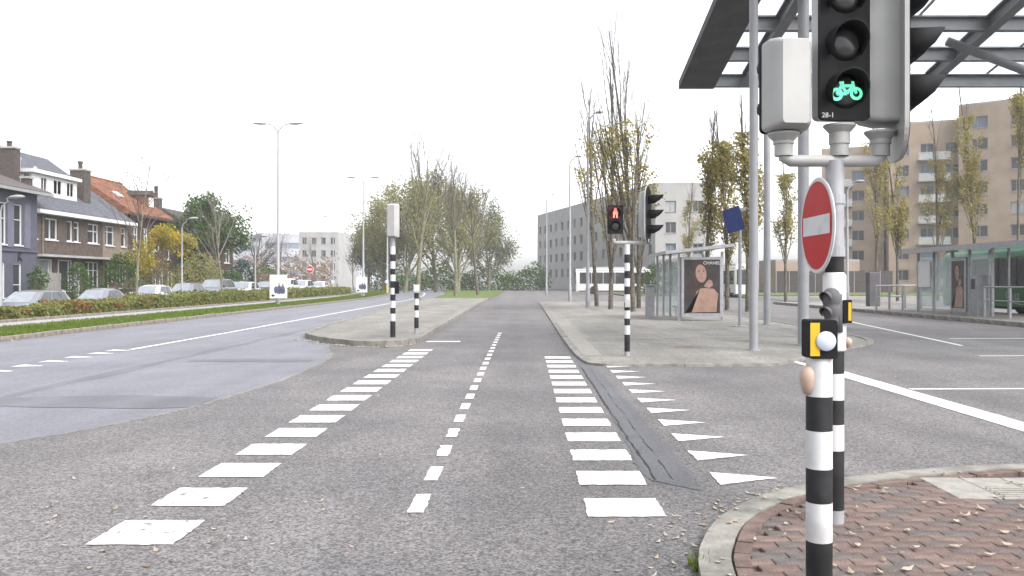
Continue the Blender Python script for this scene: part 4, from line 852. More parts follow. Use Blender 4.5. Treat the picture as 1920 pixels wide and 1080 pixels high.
MB().box(ex_-.075, ex_+.075, ey_-.08, ey_+.06, 1.24, 1.42, bev=.015).build('button_box', 'white_paint', t); MB().lathe([(0, -.05), (.03, -.02), (.03, .02), (0, .04)], (ex_+.09, ey_, 1.1), 10).build('push_button', 'button_skin', t)

# --- lamp posts
def lamp(name, loc, H, arms, L, label, r=.09, head=.9, cat='street lamp', group=None, mt='lamp_grey', drop=.0):
    t = thing(name, loc, label, cat, group); x, y, z = loc
    m = MB().lathe([(r*1.25, 0), (r*1.25, 1.1), (r, 1.15), (r*.55, H-.55)], loc, 12); m.build('pole', mt, t, smooth='auto')
    for s in arms:
        p = [(x, y, z+H-.6), (x+s*.06, y, z+H-.35), (x+s*.3, y, z+H-.15), (x+s*L*.55, y, z+H-.05), (x+s*L, y, z+H-drop)]
        m = MB().tube(p, [r*.5, r*.45, r*.4, r*.36, r*.34], 8); a = m.build('arm', mt, t, smooth='auto')
        hx = x+s*(L-.1); rings = []
        for k, (u, ww, hh) in enumerate(((0, .05, .04), (.12, .11, .06), (.45, .16, .085), (.8, .13, .07), (1, .03, .02))):
            cx = hx+s*head*u; rings.append([(cx, y+ww*math.cos(q*.7854), z+H+.0-drop+hh*math.sin(q*.7854)+.03*u) for q in range(8)])
        MB().loft(rings).build('lamp_head', mt, a, smooth=True)
    return t
lamp('street_lamp', (-15.0, 52, .1), 11.0, (-1, 1), .75, 'tallest double armed street lamp standing on the grass verge behind a poster board', group='double armed lamps on the verge', r=.10)
lamp('street_lamp', (-14.9, 79, .1), 11.0, (-1, 1), .75, 'second double armed street lamp further along the verge', group='double armed lamps on the verge', r=.10)
lamp('street_lamp', (-22.5, 119, 0), 10.6, (-1, 1), .75, 'distant double armed street lamp before the olive trees', group='double armed lamps on the verge', r=.10)
lamp('street_lamp', (-16.2, 101, 0), 10.9, (-1,), 1.4, 'single armed lamp just left of the striped signal pole', r=.11, head=.8)
lamp('street_lamp', (-20.5, 33.4, .1), 4.7, (1,), .45, 'low lamp with pale head at the left edge before the purple house', r=.06, head=.6, group='low lamps along the side street')
lamp('street_lamp', (-20.7, 51.6, .1), 5.2, (1,), .5, 'low lamp with pale head between the yellow tree and the green tree', r=.06, head=.6, group='low lamps along the side street')
lamp('street_lamp', (-20.9, 66.3, .1), 4.9, (1,), .5, 'low lamp left of the tall double lamp', r=.06, head=.6, group='low lamps along the side street')
lamp('street_lamp', (3.5, 47, 0), 10.8, (1,), .55, 'tall dark lamp with short arm beside the leftmost poplar', r=.10, head=.35, mt='steel_grey', group='lamps beside the poplars')
lamp('street_lamp', (3.4, 63.6, 0), 10.8, (1,), .55, 'second dark lamp with short arm beyond the first', r=.10, head=.45, mt='steel_grey', group='lamps beside the poplars')
lamp('street_lamp', (2.4, 92, 0), 10.8, (1,), .55, 'third dark lamp almost hidden far down the road', r=.10, head=.45, mt='steel_grey', group='lamps beside the poplars')
lamp('street_lamp', (-23.5, 105, 0), 9.5, (-1,), .8, 'faint single armed lamp before the hazy cream flats', r=.08, head=.6)
# --- poster boards on the verge
def poster_board(loc, wd, hh, label, seed):
    x, y, z = loc; t = thing('poster_board', loc, label, 'billboard', 'poster boards on the verge'); MB().box(x-.06, x+.06, y-.03, y+.03, z, z+.5).build('post', 'galvanised', t)
    p = MB().box(x-wd/2, x+wd/2, y-.06, y+.06, z+.38, z+.38+hh).build('panel', 'trim_white', t); q = random.Random(seed)
    def blob(cx, cz, rx, rz, nm, mt, k=.004): MB().prism([(cx+rx*math.cos(a*.5236)*q.uniform(.8, 1.15), cz+rz*math.sin(a*.5236)*q.uniform(.85, 1.12)) for a in range(12)], (x, y-.061, z+.38), (1, 0, 0), (0, 0, 1), (0, -k, 0)).build(nm, mt, p)
    blob(.05*wd, hh*.36, wd*.16, hh*.2, 'printed_figure', 'print_blue'); blob(.27*wd, hh*.37, wd*.15, hh*.19, 'printed_figure', 'print_blue', .005); blob(-.14*wd, hh*.36, wd*.11, hh*.15, 'printed_figure', 'print_blue', .006)
    blob(.06*wd, hh*.6, wd*.05, hh*.045, 'printed_head', 'skin_print', .007); blob(.27*wd, hh*.58, wd*.05, hh*.045, 'printed_head', 'skin_print', .007)
    blob(-.30*wd, hh*.12, wd*.11, hh*.05, 'printed_mark', 'poster_dark', .004)
poster_board((-14.75, 51.2, .1), 1.02, 1.42, 'white poster board with dark figures at the foot of the tallest lamp', 1)
poster_board((-14.9, 78.2, .1), 1.02, 1.42, 'white poster board with dark figures at the foot of the second lamp', 2)
# --- far no entry sign and yellow posts
t = thing('no_entry_sign', (-23.6, 94, 0), 'small distant round no entry sign behind the end of the hedge', 'road sign'); MB().tube([(-23.6, 94, 0), (-23.6, 94, 3.2)], .035, 8).build('post', 'galvanised', t)
A3 = Matrix(((1, 0, 0), (0, 0, -1), (0, 1, 0)))
d = MB().lathe([(.42, 0), (.42, .02), (0, .021)], (-23.6, 93.96, 2.8), 24, axis=A3).build('sign_disc', 'white_paint', t); MB().lathe([(.37, 0), (.37, .01), (0, .011)], (-23.6, 93.935, 2.8), 24, axis=A3).build('red_disc', 'sign_red', d)
MB().box(-23.88, -23.32, 93.915, 93.923, 2.7, 2.9).build('white_bar', 'white_paint', d)
for x, y, lb in ((-15.6, 97, 'yellow and white marker post at the end of the verge'), (-21.5, 96, 'yellow and white marker post by the end of the hedge')):
    t = thing('marker_post', (x, y, 0), lb, 'post'); MB().lathe([(.09, 0), (.09, 1.1)], (x, y, 0), 10).build('post', 'yellow', t); MB().lathe([(.22, 0), (.22, .03), (0, .032)], (x, y-.1, 1.45), 18, axis=A3).build('disc', 'disc_white', t)
# --- waiting hall canopy with steel columns
Y0c, X0c = 25.0, 4.52
zc = lambda Y: EYE+.225*Y0c+.193*(Y0c-Y)
t = thing('glass_canopy', (4.9, 18.3, .03), 'large sloping glass and steel canopy with dark fascia over the bus station', 'canopy')
S = Vector((0, 1, -.193)).normalized(); NU = Vector((0, .193, 1)).normalized()
def slope_box(x0, x1, y0, y1, z0, z1, name, mt, par=None):
    """box on the slope; z measured from the slope plane"""
    return MB().prism([(x0, z0), (x1, z0), (x1, z1), (x0, z1)], (0, y0, zc(y0)), (1, 0, 0), (0, 0, 1), (0, y1-y0, zc(y1)-zc(y0))).build(name, mt, par or t)
slope_box(X0c, X0c+1.03, 13, Y0c, 0, .22, 'fascia', 'canopy_dark')
SP = 1.68; xs = [6.45+5.3*i for i in range(4)]
for i in range(7):
    y = Y0c-.12-i*SP
    bm_ = MB()
    for zz0, zz1, hw in ((0, .035, .11), (.035, .33, .02), (.33, .365, .11)): bm_.box(X0c+1.03, 26, y-hw, y+hw, zc(y)+zz0+.01, zc(y)+zz1+.01)
    bm_.build('purlin', 'canopy_blue' if i == 0 else 'canopy_grey', t)
for x in xs:
    bm_ = MB()
    for zz0, zz1, hw in ((-.02, .02, .13), (.02, .34, .02), (.34, .38, .13)):
        bm_.prism([(x-hw, zz0), (x+hw, zz0), (x+hw, zz1), (x-hw, zz1)], (0, 13, zc(13)), (1, 0, 0), (0, 0, 1), (0, Y0c-.25-13, zc(Y0c-.25)-zc(13)))
    bm_.build('rafter', 'canopy_grey', t)
gx = [X0c+1.03]+[x for i in range(4) for x in (6.45+5.3*i, 6.45+5.3*i+1.77, 6.45+5.3*i+3.54)]
for x in gx[1:]: slope_box(x-.025, x+.025, 13, Y0c-.05, .40, .45, 'glazing_bar', 'canopy_grey')
for a, b in zip(gx, gx[1:]):
    for i in range(7):
        y1 = Y0c-.1-i*SP; slope_box(a+.03, b-.03, y1-SP+.03, y1-.03, .455, .47, 'glass_pane', 'roof_glass')
def column(x, y, r, ztop, nm='column', par=None, mt='lamp_grey'):
    return MB().lathe([(r*1.5, .03), (r*1.5, .06), (r, .061), (r, ztop)], (x, y, 0), 18).build(nm, mt, par or t, smooth='auto')
column(4.92, 18.3, .092, zc(18.3)+.02); column(6.46, 19.75, .125, zc(19.75)+.3); column(17.05, 21.6, .14, zc(21.6)+.3)
MB().tube([(10.9, 22.0, zc(22)-.02), (17.0, 21.6, 5.2)], .115, 14).build('brace', 'canopy_grey', t, smooth=True); MB().tube([(23.0, 22.0, zc(22)-.02), (17.1, 21.6, 5.2)], .115, 14).build('brace', 'canopy_grey', t, smooth=True)
MB().tube([(12.1, 18.4, zc(18.4)), (17.0, 21.5, 5.4)], .10, 14).build('brace', 'canopy_grey', t, smooth=True)
t2 = thing('light_mast', (8.25, 29, .03), 'grey mast right behind the front canopy column', 'mast'); column(8.25, 29, .115, 7.2, 'pole', t2)
t2 = thing('cable_mast', (24, 90, 0), 'thin horizontal arm with hanging lamp far behind the columns', 'street lamp'); MB().lathe([(.12, 0), (.07, 8)], (24.3, 90, 0), 10).build('pole', 'steel_grey', t2)
MB().tube([(24.3, 90, 7.75), (33.5, 90, 7.7)], .06, 6).build('arm', 'steel_grey', t2); MB().lathe([(.05, 1), (.05, .2), (.28, .1), (.28, 0)], (27.2, 90, 6.7), 10).build('hanging_lamp', 'steel_grey', t2)
# --- bus stop flag sign
t2 = thing('bus_stop_sign', (7.05, 27.9, .03), 'post with tilted blue sign panel near the bus shelter', 'sign'); MB().lathe([(.28, .03), (.28, .055), (.055, .056), (.055, 3.5)], (7.05, 27.9, 0), 12).build('post', 'lamp_grey', t2, smooth='auto')
p = MB().prism(rrect(.62, .78, .05), (6.82, 27.85, 3.52), Vector((.75, -.62, .25)), Vector((-.25, 0, .97)), (0, -.04, 0)).build('panel', 'blue_sign', t2)
MB().prism([(-.1, -.28), (.22, -.2), (.1, .0), (.25, .12), (-.02, .05)], (6.86, 27.78, 3.55), Vector((.75, -.62, .25)), Vector((-.25, 0, .97)), (0, -.006, 0)).build('white_arrow', 'white_paint', p)
MB().prism(rrect(.5, .12, .03), (7.0, 27.88, 3.82), (1, 0, .3), (0, 0, 1), (0, -.05, 0)).build('route_plate', 'pale_tile', t2)
# --- near bus shelter with advert
def printed(par, x, y, z, wd, hh, ux, uy, full=True):
    """flat printed advert: dark ground, a woman's face, hair, arm and shoulder; plane origin lower centre"""
    U = Vector((ux, uy, 0)).normalized(); N = Vector((U.y, -U.x, 0)); O = Vector((x, y, z))
    def shp(pts, nm, mt, k): MB().prism([(a*wd, b*hh) for a, b in pts], O+N*(.002*k), U, (0, 0, 1), N*.0015).build(nm, mt, par)
    def ell(cx, cz, rx, rz, a=0, n=20): return [(cx+rx*math.cos(t*6.2832/n)*math.cos(a)-rz*math.sin(t*6.2832/n)*math.sin(a)*1.5, cz+rx*math.cos(t*6.2832/n)*math.sin(a)/1.5+rz*math.sin(t*6.2832/n)*math.cos(a)) for t in range(n)]
    shp([(-.5, 0), (.5, 0), (.5, 1), (-.5, 1)], 'printed_ground', 'poster_dark', 1)
    shp([(-.42, .45), (-.36, .75), (-.25, .93), (-.05, .985), (.08, .95), (.16, .82), (.12, .6), (.02, .5), (-.1, .42), (-.3, .38)], 'printed_hair', 'hair_print', 2)
    shp([(-.48, .0), (-.30, .0), (-.22, .2), (-.16, .40), (-.05, .46), (.12, .47), (.34, .45), (.45, .36), (.42, .2), (.40, .02), (-.1, .02)], 'printed_shoulder', 'skin_print', 3)
    shp(ell(-.03, .74, .15, .17, .12), 'printed_face', 'skin_print', 4)
    shp([(.05, .5), (.12, .58), (.2, .63), (.28, .60), (.3, .52), (.2, .47)], 'printed_hand', 'skin_print', 5)
    for cx, cz, rx, rz, mt in ((-.09, .775, .026, .008, 'hair_print'), (.04, .783, .026, .008, 'hair_print'), (-.015, .655, .034, .010, 'lip_print'), (-.095, .797, .03, .005, 'hair_print'), (.045, .805, .03, .005, 'hair_print'), (-.02, .715, .012, .03, 'shade_print')): shp(ell(cx, cz, rx, rz, .12, 10), 'printed_feature', mt, 6)
    if full: text_mesh('printed_brand', 'CHANEL', wd*.125, frame_mat(O+U*(wd*.27)+Vector((0, 0, hh*.935))+N*.014, U, N), 'white_paint', par, .001)
sx, sy = 5.8, 32.0
t = thing('bus_shelter', (sx, sy, .03), 'glass bus shelter with dark advert of a woman beyond the plaza', 'bus shelter')
def post(x, y, z0, z1, par, r=.04, nm='post', mt='galvanised'): return MB().box(x-r, x+r, y-r, y+r, z0, z1).build(nm, mt, par)
for x, y in ((sx, sy), (sx-.12, sy+1.2), (sx-.2, sy+2.3), (sx-.28, sy+3.4), (sx+1.62, sy), (sx+1.62, sy+3.4)): post(x, y, .03, 2.62, t)
for i in range(3): MB().box(sx-.05-.09*i, sx-.03-.09*i, sy+.06+1.12*i, sy+1.14+1.12*i, .25, 2.4).build('glass_panel', 'shelter_glass', t)
MB().box(sx+.05, sx+1.57, sy+3.38, sy+3.41, .25, 2.4).build('glass_panel', 'shelter_glass', t)
MB().prism([(-.55, 2.52), (2.0, 2.80), (2.0, 2.92), (-.55, 2.64)], (sx, sy-.35, 0), (1, 0, 0), (0, 0, 1), (0, 4.1, 0)).build('roof', 'galvanised', t)
fr = MB().box(sx+.06, sx+1.62, sy-.13, sy+.07, .18, 2.42, bev=.02).build('advert_frame', 'galvanised', t); printed(fr, sx+.84, sy-.132, .32, 1.34, 2.0, 1, 0)
MB().box(sx+.3, sx+1.2, sy+2.7, sy+3.1, .45, .52).build('bench', 'steel_grey', t)
for x in (sx+.4, sx+1.1): post(x, sy+2.9, .03, .45, t, .03, 'bench_leg')
t2 = thing('cable_cabinet', (5.35, 36.2, .03), 'small grey cabinet left of the near bus shelter', 'cabinet'); MB().box(5.15, 5.5, 36, 36.4, .03, 1.3, bev=.03).build('body', 'galvanised', t2); MB().box(5.12, 5.53, 35.97, 36.43, 1.3, 1.36).build('lid', 'steel_grey', t2)
# --- far bus shelter on the platform
t = thing('bus_shelter', (18.1, 34.6, .15), 'long bus shelter with pale roof on the platform before the green bus', 'bus shelter')
ysn = (39.2, 37.7, 36.1, 34.7, 33.0)
for y in ysn: post(18.1, y, .15, 2.8, t, .05); post(19.7, y, .15, 2.85, t, .04)
for i, (a, b) in enumerate(zip(ysn, ysn[1:])):
    if i != 2: MB().box(18.09, 18.11, b+.07, a-.07, .35, 2.55).build('glass_panel', 'shelter_glass', t)
MB().box(18.2, 19.6, 39.19, 39.21, .35, 2.55).build('glass_panel', 'shelter_glass', t)
MB().prism([(17.6, 2.84), (20.2, 3.0), (20.2, 3.12), (17.6, 2.95)], (0, 29, 0), (1, 0, 0), (0, 0, 1), (0, 10.6, 0)).build('roof', 'bus_aqua', t)
MB().box(17.55, 17.64, 29, 39.6, 2.78, 2.98).build('roof_edge', 'galvanised', t)
fr = MB().box(17.98, 18.16, 34.78, 36.02, .25, 2.5, bev=.02).build('advert_frame', 'galvanised', t); printed(fr, 17.978, 35.4, .4, 1.0, 1.95, 0, -1, False)
fr2 = MB().box(18.0, 18.06, 37.9, 39.0, 1.25, 2.4).build('timetable', 'trim_white', t)
t2 = thing('ticket_machine', (17.9, 33.6, .15), 'grey ticket machine at the end of the platform shelter', 'machine'); mm = MB().box(17.65, 18.2, 33.3, 33.85, .15, 1.75, bev=.03).build('body', 'steel_grey', t2); MB().box(17.642, 17.65, 33.42, 33.72, 1.2, 1.6).build('screen', 'dark_lens', t2)
def railing(x0, y0, x1, y1, n, label, z=.15, h=1.15):
    t = thing('railing', (x0, y0, z), label, 'railing')
    for i in range(n): u = i/(n-1); post(x0+(x1-x0)*u, y0+(y1-y0)*u, z, z+h, t, .035)
    for k in (h, h*.55): MB().tube([(x0, y0, z+k), (x1, y1, z+k)], .035 if k == h else .022, 8).build('rail', 'galvanised', t)
railing(16.75, 40.6, 18.0, 40.6, 3, 'short grey railing left of the platform shelter'); railing(17.75, 32.9, 17.75, 26, 5, 'grey railing along the platform in front of the green bus'); railing(18.3, 42.8, 19.9, 42.8, 3, 'grey railing further back on the platform')
lamp('street_lamp', (16.65, 44, .15), 6.5, (1,), .5, 'grey lamp at the end of the platform left of the railing', r=.09, head=.5, mt='steel_grey')
MB().box(18.6, 19.2, 46, 46.5, .15, 2.0, bev=.03).build('info_column', 'canopy_dark', tag(thing('information_column', (18.9, 46.2, .15), 'dark information column at the back of the platform', 'column')) )

# ------------------------------------------------------------------ vehicles
def car(loc, label, paint, L=4.3, W=1.74, H=1.46, style='hatch', flip=1, group='cars parked along the side street'):
    """front towards -y; body lofted along its length, glazed cabin on top"""
    loc = (loc[0], loc[1], loc[2]+(dip(loc[1]) if -25 < loc[0] < -21 else 0))
    t = thing('parked_car', loc, label, 'car', group); hl = L/2; hw = W/2; M = Matrix.Translation(Vector(loc)) @ Matrix.Rotation(0 if flip == 1 else math.pi, 4, 'Z')
    def B(mb, n, mt, par, sm=False): return mb.xf(M).build(n, mt, par, smooth=sm)
    belt = H*.63; hood_z = H*.58
    st = {'hatch': (-.24, -.05, .34, .46), 'estate': (-.26, -.05, .40, .485), 'saloon': (-.24, -.04, .24, .40), 'mpv': (-.33, -.12, .40, .48)}[style]
    prof = [(-.5, .52, .35, .78), (-.49, .60, .26, .90), (-.45, hood_z-.10, .22, .96), (-.36, hood_z-.03, .2, 1), (st[0], hood_z+.05, .2, 1), (-.1, belt, .2, 1), (.1, belt, .2, 1), (.3, belt+.02, .2, 1), (st[3]-.02, belt+.02, .22, .98), (.485, belt-.03, .26, .93), (.5, belt-.16, .36, .82)]
    rings = []
    for u, zt, zb, k in prof:
        w_ = hw*k; y = u*L; zm = (zt+zb)/2
        half = [(0, zb), (w_*.86, zb), (w_*.97, zb+.08), (w_, zm), (w_*.975, zt-.07), (w_*.90, zt-.015), (w_*.6, zt+.008), (0, zt+.014)]
        rings.append([(x, y, z) for x, z in half]+[(-x, y, z) for x, z in half[-2:0:-1]])
    body = B(MB().loft(rings), 'body', paint, t, 'auto')
    y1, y2, y3, y4 = [s*L for s in st]; wb, wr = hw*.90, hw*.66; zr = H
    def sec(f):                                   # cabin outline ring at fraction f of height
        z = belt-.03+(zr-belt+.03)*f; e = (1-(1-f)**1.15); ya, yb = y1+(y2-y1)*f, y4+(y3-y4)*f; w_ = wb+(wr-wb)*f**1.15
        return [(-w_*.82, ya, z), (w_*.82, ya, z), (w_, ya+.16, z), (w_*1.01, (ya+yb)/2, z), (w_, yb-.14, z), (w_*.84, yb, z), (-w_*.84, yb, z), (-w_, yb-.14, z), (-w_*1.01, (ya+yb)/2, z), (-w_, ya+.16, z)]
    rg = [sec(f) for f in (0, .5, .88)]; top = [(x*.93, y*.985+.0, zr-.035) for x, y, z in sec(.94)]; t2_ = [(x*.62, y*.86+(y2+y3)/2*.14, zr) for x, y, z in sec(.96)]
    ym, yh = (y2+y3)/2, (y3-y2)/2+.25; arc = lambda y: -.075*min(1, ((y-ym)/yh)**2); top = [(x, y, z+arc(y)*.8) for x, y, z in top]; t2_ = [(x, y, z+.02+arc(y)) for x, y, z in t2_]
    B(MB().loft(rg+[top, t2_]), 'roof', paint, t, 'auto')
    def glassq(nm, q, n): 
        a = Vector(q[0]); nn = (Vector(q[1])-a).cross(Vector(q[-1])-a).normalized(); 
        if nn.dot(Vector(n)) < 0: nn = -nn
        B(MB().prism([(0, 0)]*0 or [(0, 0)], a, (0, 0, 0), (0, 0, 0), (0, 0, 0)) if False else MB().add([Vector(p)+nn*.012 for p in q], [tuple(range(len(q)))]), nm, 'car_side_glass' if nm == 'side_window' else 'car_glass', body)
    def cp(side, u, f):                           # point on cabin side, u along glass
        s0 = sec(f); ya, yb = s0[0][1], s0[5][1]; w_ = s0[3][0]; y = ya+(yb-ya)*u; kx = w_ if .2 < u < .85 else w_*.995; return (side*kx, y, s0[0][2])
    a, b = sec(.10), sec(.88); glassq('windscreen', [(a[0][0]*.97, a[0][1], a[0][2]), (a[1][0]*.97, a[1][1], a[1][2]), (b[1][0]*.97, b[1][1], b[1][2]), (b[0][0]*.97, b[0][1], b[0][2])], (0, -1, .3))
    glassq('rear_window', [(a[5][0]*.92, a[5][1], a[5][2]), (a[6][0]*.92, a[6][1], a[6][2]), (b[6][0]*.92, b[6][1], b[6][2]), (b[5][0]*.92, b[5][1], b[5][2])], (0, 1, .3))
    cuts = [(.13, .42), (.45, .72), (.75, .90)] if style in ('estate', 'mpv') else [(.13, .50), (.53, .86)]
    for sd_ in (-1, 1):
        for u0, u1 in cuts: glassq('side_window', [cp(sd_, u0, .12), cp(sd_, u1, .12), cp(sd_, min(u1, .88), .84), cp(sd_, max(u0, .16), .84)], (sd_, 0, .3))
        m = MB().lathe([(0, -.07), (.09, -.05), (.11, .01), (.06, .06), (0, .07)], (sd_*(hw+.07), y1+.32, belt+.08), 10); B(m, 'mirror', 'signal_black' if paint != 'car_white' else paint, t, True)
        for yy in (-.04*L, .16*L): B(MB().box(sd_*hw*.985, sd_*(hw*.985+.03), yy, yy+.17, belt-.14, belt-.105), 'door_handle', 'signal_black', t)
        B(MB().prism([(0, 0), (.42, .04), (.36, .15), (.05, .12)], (sd_*hw*.52, -hl*.955, .60), (sd_, .28, 0), (0, .2, 1), (0, -.03, 0)), 'headlight', 'disc_white', t); B(MB().box(sd_*hw*.72, sd_*hw*.93, hl-.10, hl+.012, belt-.28, belt-.05), 'tail_light', 'sign_red', t)
        for yy in (-.31*L, .29*L):
            axm = Matrix(((0, 0, sd_), (1, 0, 0), (0, 1, 0))); cpos = (sd_*(hw-.20), yy, .31)
            ty = B(MB().lathe([(.20, 0), (.29, 0), (.31, .03), (.31, .19), (.29, .215), (.20, .215)], cpos, 22, axis=axm), 'wheel', 'rubber', t, 'auto'); B(MB().lathe([(.2, .16), (.17, .20), (.05, .215), (0, .215)], cpos, 16, axis=axm), 'rim', 'galvanised', ty)
    B(MB().box(-.36, .36, -hl-.012, -hl+.05, .40, .56), 'grille', 'signal_black', t); B(MB().box(-.26, .26, -hl-.02, -hl-.013, .28, .38), 'number_plate', 'yellow', t)
    return t
XC = -22.4
car((XC, 38.7, 0), 'silver grey estate car nearest the left edge behind the hedge', 'car_silver', 4.6, 1.78, 1.50, 'estate')
car((XC, 44.9, 0), 'lavender silver saloon car second from the left behind the hedge', 'car_lavender', 4.4, 1.74, 1.46, 'saloon')
car((XC, 51.2, 0), 'white small hatchback third from the left beside the slender tree trunk', 'car_white', 3.8, 1.68, 1.52, 'hatch')
car((XC, 56.4, 0), 'blue grey hatchback parked between the white hatchback and the grey people carrier', 'car_bluegrey', 4.2, 1.72, 1.54, 'hatch')
car((XC, 62.0, 0), 'pale grey people carrier behind the bare slender tree', 'car_grey', 4.4, 1.78, 1.72, 'mpv')
car((XC, 68.3, 0), 'pale hatchback in front of the dark car', 'car_pale', 4.2, 1.72, 1.45, 'hatch')
car((XC-.1, 74.2, 0), 'dark blue car behind the pale hatchback left of the poster board', 'car_darkblue', 4.4, 1.74, 1.5, 'estate')
car((XC-.1, 80.2, 0), 'white people carrier directly right of the first poster board', 'car_white', 4.5, 1.8, 1.75, 'mpv')
car((XC, 86.2, 0), 'pale car right of the white people carrier', 'car_pale', 4.3, 1.74, 1.62, 'mpv')
car((XC+.2, 92.4, 0), 'white car last in the parked row', 'car_white', 4.2, 1.72, 1.48, 'hatch')
car((-27.5, 103, 0), 'small distant white car beyond the hedge end', 'car_white', 4.2, 1.72, 1.48, 'hatch', group='distant vehicles')
car((-24.2, 71.8, .02), 'dark car parked in the front yard behind the blue grey hatchback', 'car_darkblue', 4.1, 1.7, 1.5, 'hatch', group='cars in the front yards')

def bus(name, loc, label, L, low, high, text, rz=0, Wd=2.5, H=3.05, roofm='bus_aqua'):
    t = thing(name, loc, label, 'bus'); M = Matrix.Translation(Vector(loc)) @ Matrix.Rotation(rz, 4, 'Z')
    def B(mb, n, mt, par, sm=False): return mb.xf(M).build(n, mt, par, smooth=sm)
    def ring(y, k, zs): return [(x*k, y, z) for x, z in zs]
    hw = Wd/2; sec = [(-hw, .32), (hw, .32), (hw, 1.2), (hw*.99, 2.45), (hw*.95, 2.75), (hw*.80, 2.92), (-hw*.80, 2.92), (-hw*.95, 2.75), (-hw*.99, 2.45), (-hw, 1.2)]
    body = B(MB().loft([ring(-L/2, .94, sec), ring(-L/2+.25, 1, sec), ring(L/2-.2, 1, sec), ring(L/2, .95, sec)]), 'body', low, t, 'auto')
    B(MB().prism(rrect(Wd*.78, L*.8, .3), (0, 0, 2.9), (1, 0, 0), (0, 1, 0), (0, 0, .26)), 'roof_pod', roofm, t)
    B(MB().box(-hw*.97, hw*.97, -L/2+.22, L/2-.2, 2.66, 2.80), 'roof_edge', roofm, t)
    n = int(L/1.5)
    for sd_ in (-1, 1):
        for i in range(n):
            y0 = -L/2+.4+i*(L-.8)/n; B(MB().box(sd_*(hw-.01), sd_*(hw+.014), y0+.03, y0+(L-.8)/n-.03, 1.22, 2.52), 'window', 'bus_glass', body)
        for yy in (-L*.28, L*.27):
            axm = Matrix(((0, 0, sd_), (1, 0, 0), (0, 1, 0))); ty = B(MB().lathe([(.3, 0), (.46, 0), (.48, .04), (.48, .26), (.45, .29), (.3, .29)], (sd_*(hw-.25), yy, .48), 24, axis=axm), 'wheel', 'rubber', t, 'auto'); B(MB().lathe([(.3, .2), (.1, .26), (0, .27)], (sd_*(hw-.25), yy, .48), 16, axis=axm), 'rim', 'galvanised', ty)
        B(MB().box(sd_*(hw-.02), sd_*(hw+.008), -L/2+.3, L/2-.3, .33, .42), 'skirt', 'rubber', t)
    for ye, nm in ((-L/2, 'windscreen'), (L/2, 'rear_window')): B(MB().box(-hw*.86, hw*.86, ye-.014 if ye < 0 else ye-.02, ye+.02 if ye < 0 else ye+.014, 1.2, 2.6), nm, 'bus_glass', body)
    for x in (-.85, .85): B(MB().box(x-.2, x+.2, -L/2-.02, -L/2+.02, .65, .85), 'headlight', 'disc_white', t)
    if text:
        OFF_t = Vector(loc)
        for k_, (wd_, du) in enumerate(zip(text.split(), (.75, -.75))): text_mesh('lettering', wd_, .62, M @ frame_mat((-hw-.012, -.9+du, .90), (0, -1, 0), (-1, 0, 0)), 'white_paint', t, .002)
        sm = MB(); pts = [(u, .62-.10*math.sin(math.pi*(u+.9)/1.8)) for u in [(-.9+.1*i) for i in range(19)]]
        for (a0, b0), (a1, b1) in zip(pts, pts[1:]): sm.add([(-hw-.012, -.9-a0, b0), (-hw-.012, -.9-a1, b1), (-hw-.012, -.9-a1, b1+.05), (-hw-.012, -.9-a0, b0+.05)], [(0, 1, 2, 3)])
        B(sm, 'smile_line', 'white_paint', t)
        B(MB().box(-hw-.03, -hw-.014, -3.4, -2.3, 2.28, 2.48), 'display', 'signal_black', t); text_mesh('display_text', 'M 1', .2, M @ frame_mat((-hw-.034, -2.62, 2.38), (0, -1, 0), (-1, 0, 0)), 'amber_lit', t, .001)
    return t
bus('city_bus', (22.0, 36.4, 0), 'green city bus with dark windows standing behind the platform shelter', 12.0, 'bus_green', 'bus_aqua', 'Qua us')
bus('city_bus', (20.6, 84, 0), 'distant white bus facing the camera right of the near shelter', 10, 'car_white', 'car_white', None, Wd=2.2, roofm='car_white')
bus('city_bus', (10.5, 100, 0), 'distant white bus seen side on behind the poplar trunks', 9, 'car_white', 'car_white', None, rz=math.pi/2, roofm='car_pale')

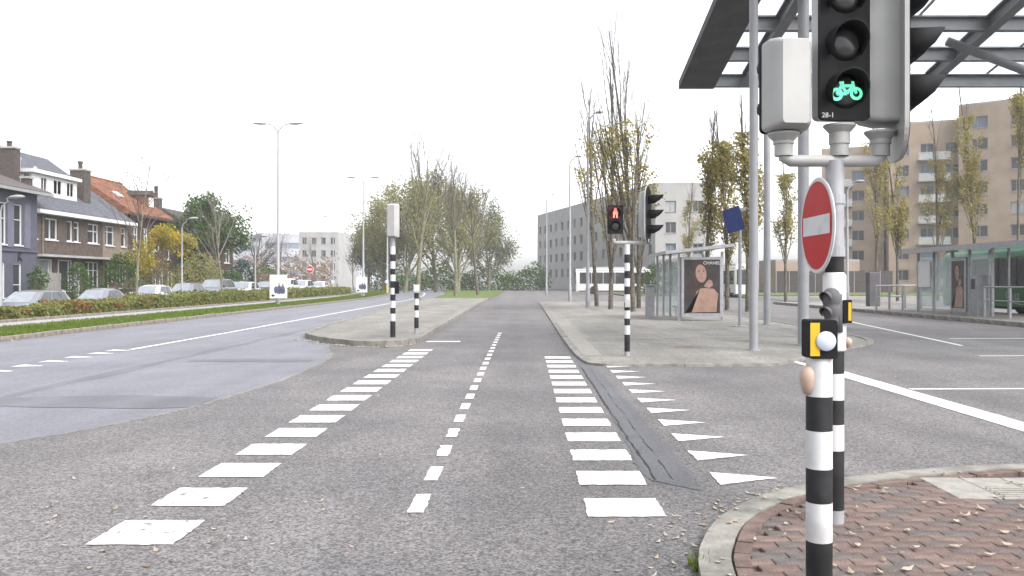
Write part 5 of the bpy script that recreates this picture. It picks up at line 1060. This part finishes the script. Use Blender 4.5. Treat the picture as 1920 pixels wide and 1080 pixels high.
# ------------------------------------------------------------------ small things: fallen leaves, weeds
rng = random.Random(17); m = MB()
def leaf(x, y, z, s):
    a = rng.uniform(0, 6.283); U = Vector((math.cos(a), math.sin(a), rng.uniform(-.15, .15)))*s; V = Vector((-math.sin(a), math.cos(a), rng.uniform(-.2, .2)))*s*.7; c = Vector((x, y, z))
    m.add([c-U, c-U*.3+V*.8, c+U*.4+V*.6, c+U*1.1+Vector((0, 0, s*.5)), c+U*.4-V*.6, c-U*.3-V*.8, c+Vector((0, 0, s*.12))], [(0, 1, 6), (1, 2, 6), (2, 3, 6), (3, 4, 6), (4, 5, 6), (5, 0, 6)])
for _ in range(95):
    y = rng.uniform(4.2, 6.6); x = rng.uniform(1.0, .62*y)
    if inside(cor+[(8.5, 2.6)], x, y): leaf(x, y, .068, rng.uniform(.014, .034))
for _ in range(60): i = rng.randrange(8, len(cor)-18); x, y = cor[i]; leaf(x-rng.uniform(.02, .3), y+rng.uniform(.0, .12), .008, rng.uniform(.012, .026))
for _ in range(40): y = rng.uniform(4.4, 7.5); leaf(rng.uniform(-.62*y, 1.0), y, .009, rng.uniform(.010, .026))
for _ in range(26): y = rng.uniform(4.4, 6.0); leaf(rng.uniform(-.62*y, -1.4), y, .009, rng.uniform(.012, .026))
for _ in range(50): y = rng.uniform(7, 20); leaf(rng.uniform(-.6*y, 2), y, .009, rng.uniform(.012, .026))
for _ in range(160): i = rng.randrange(len(isl)//3, 2*len(isl)//3); x, y = isl[i]; leaf(x+rng.uniform(-.3, .1), y-rng.uniform(.02, .35), .02, rng.uniform(.02, .05))
for _ in range(120): y = rng.uniform(20, 60); leaf(-13.15+rng.uniform(0, .35), y, .01, rng.uniform(.02, .05))
tag(m.build('fallen_leaves', 'leaf_litter'), 'pale fallen leaves scattered over pavement and road', 'leaves', kind='stuff')
m = MB()
for k in range(60):
    x, y = .93+rng.gauss(0, .035), 4.5+rng.gauss(0, .06); h = rng.uniform(.03, .10); a = rng.uniform(0, 6.28); dx, dy = .006*math.cos(a), .006*math.sin(a)
    m.add([(x-dx, y-dy, 0), (x+dx, y+dy, 0), (x+rng.gauss(0, .03), y+rng.gauss(0, .03), h)], [(0, 1, 2)])
tag(m.build('weed_tuft', 'grass_blade'), 'small green weed growing at the kerb in the foreground', 'weed')
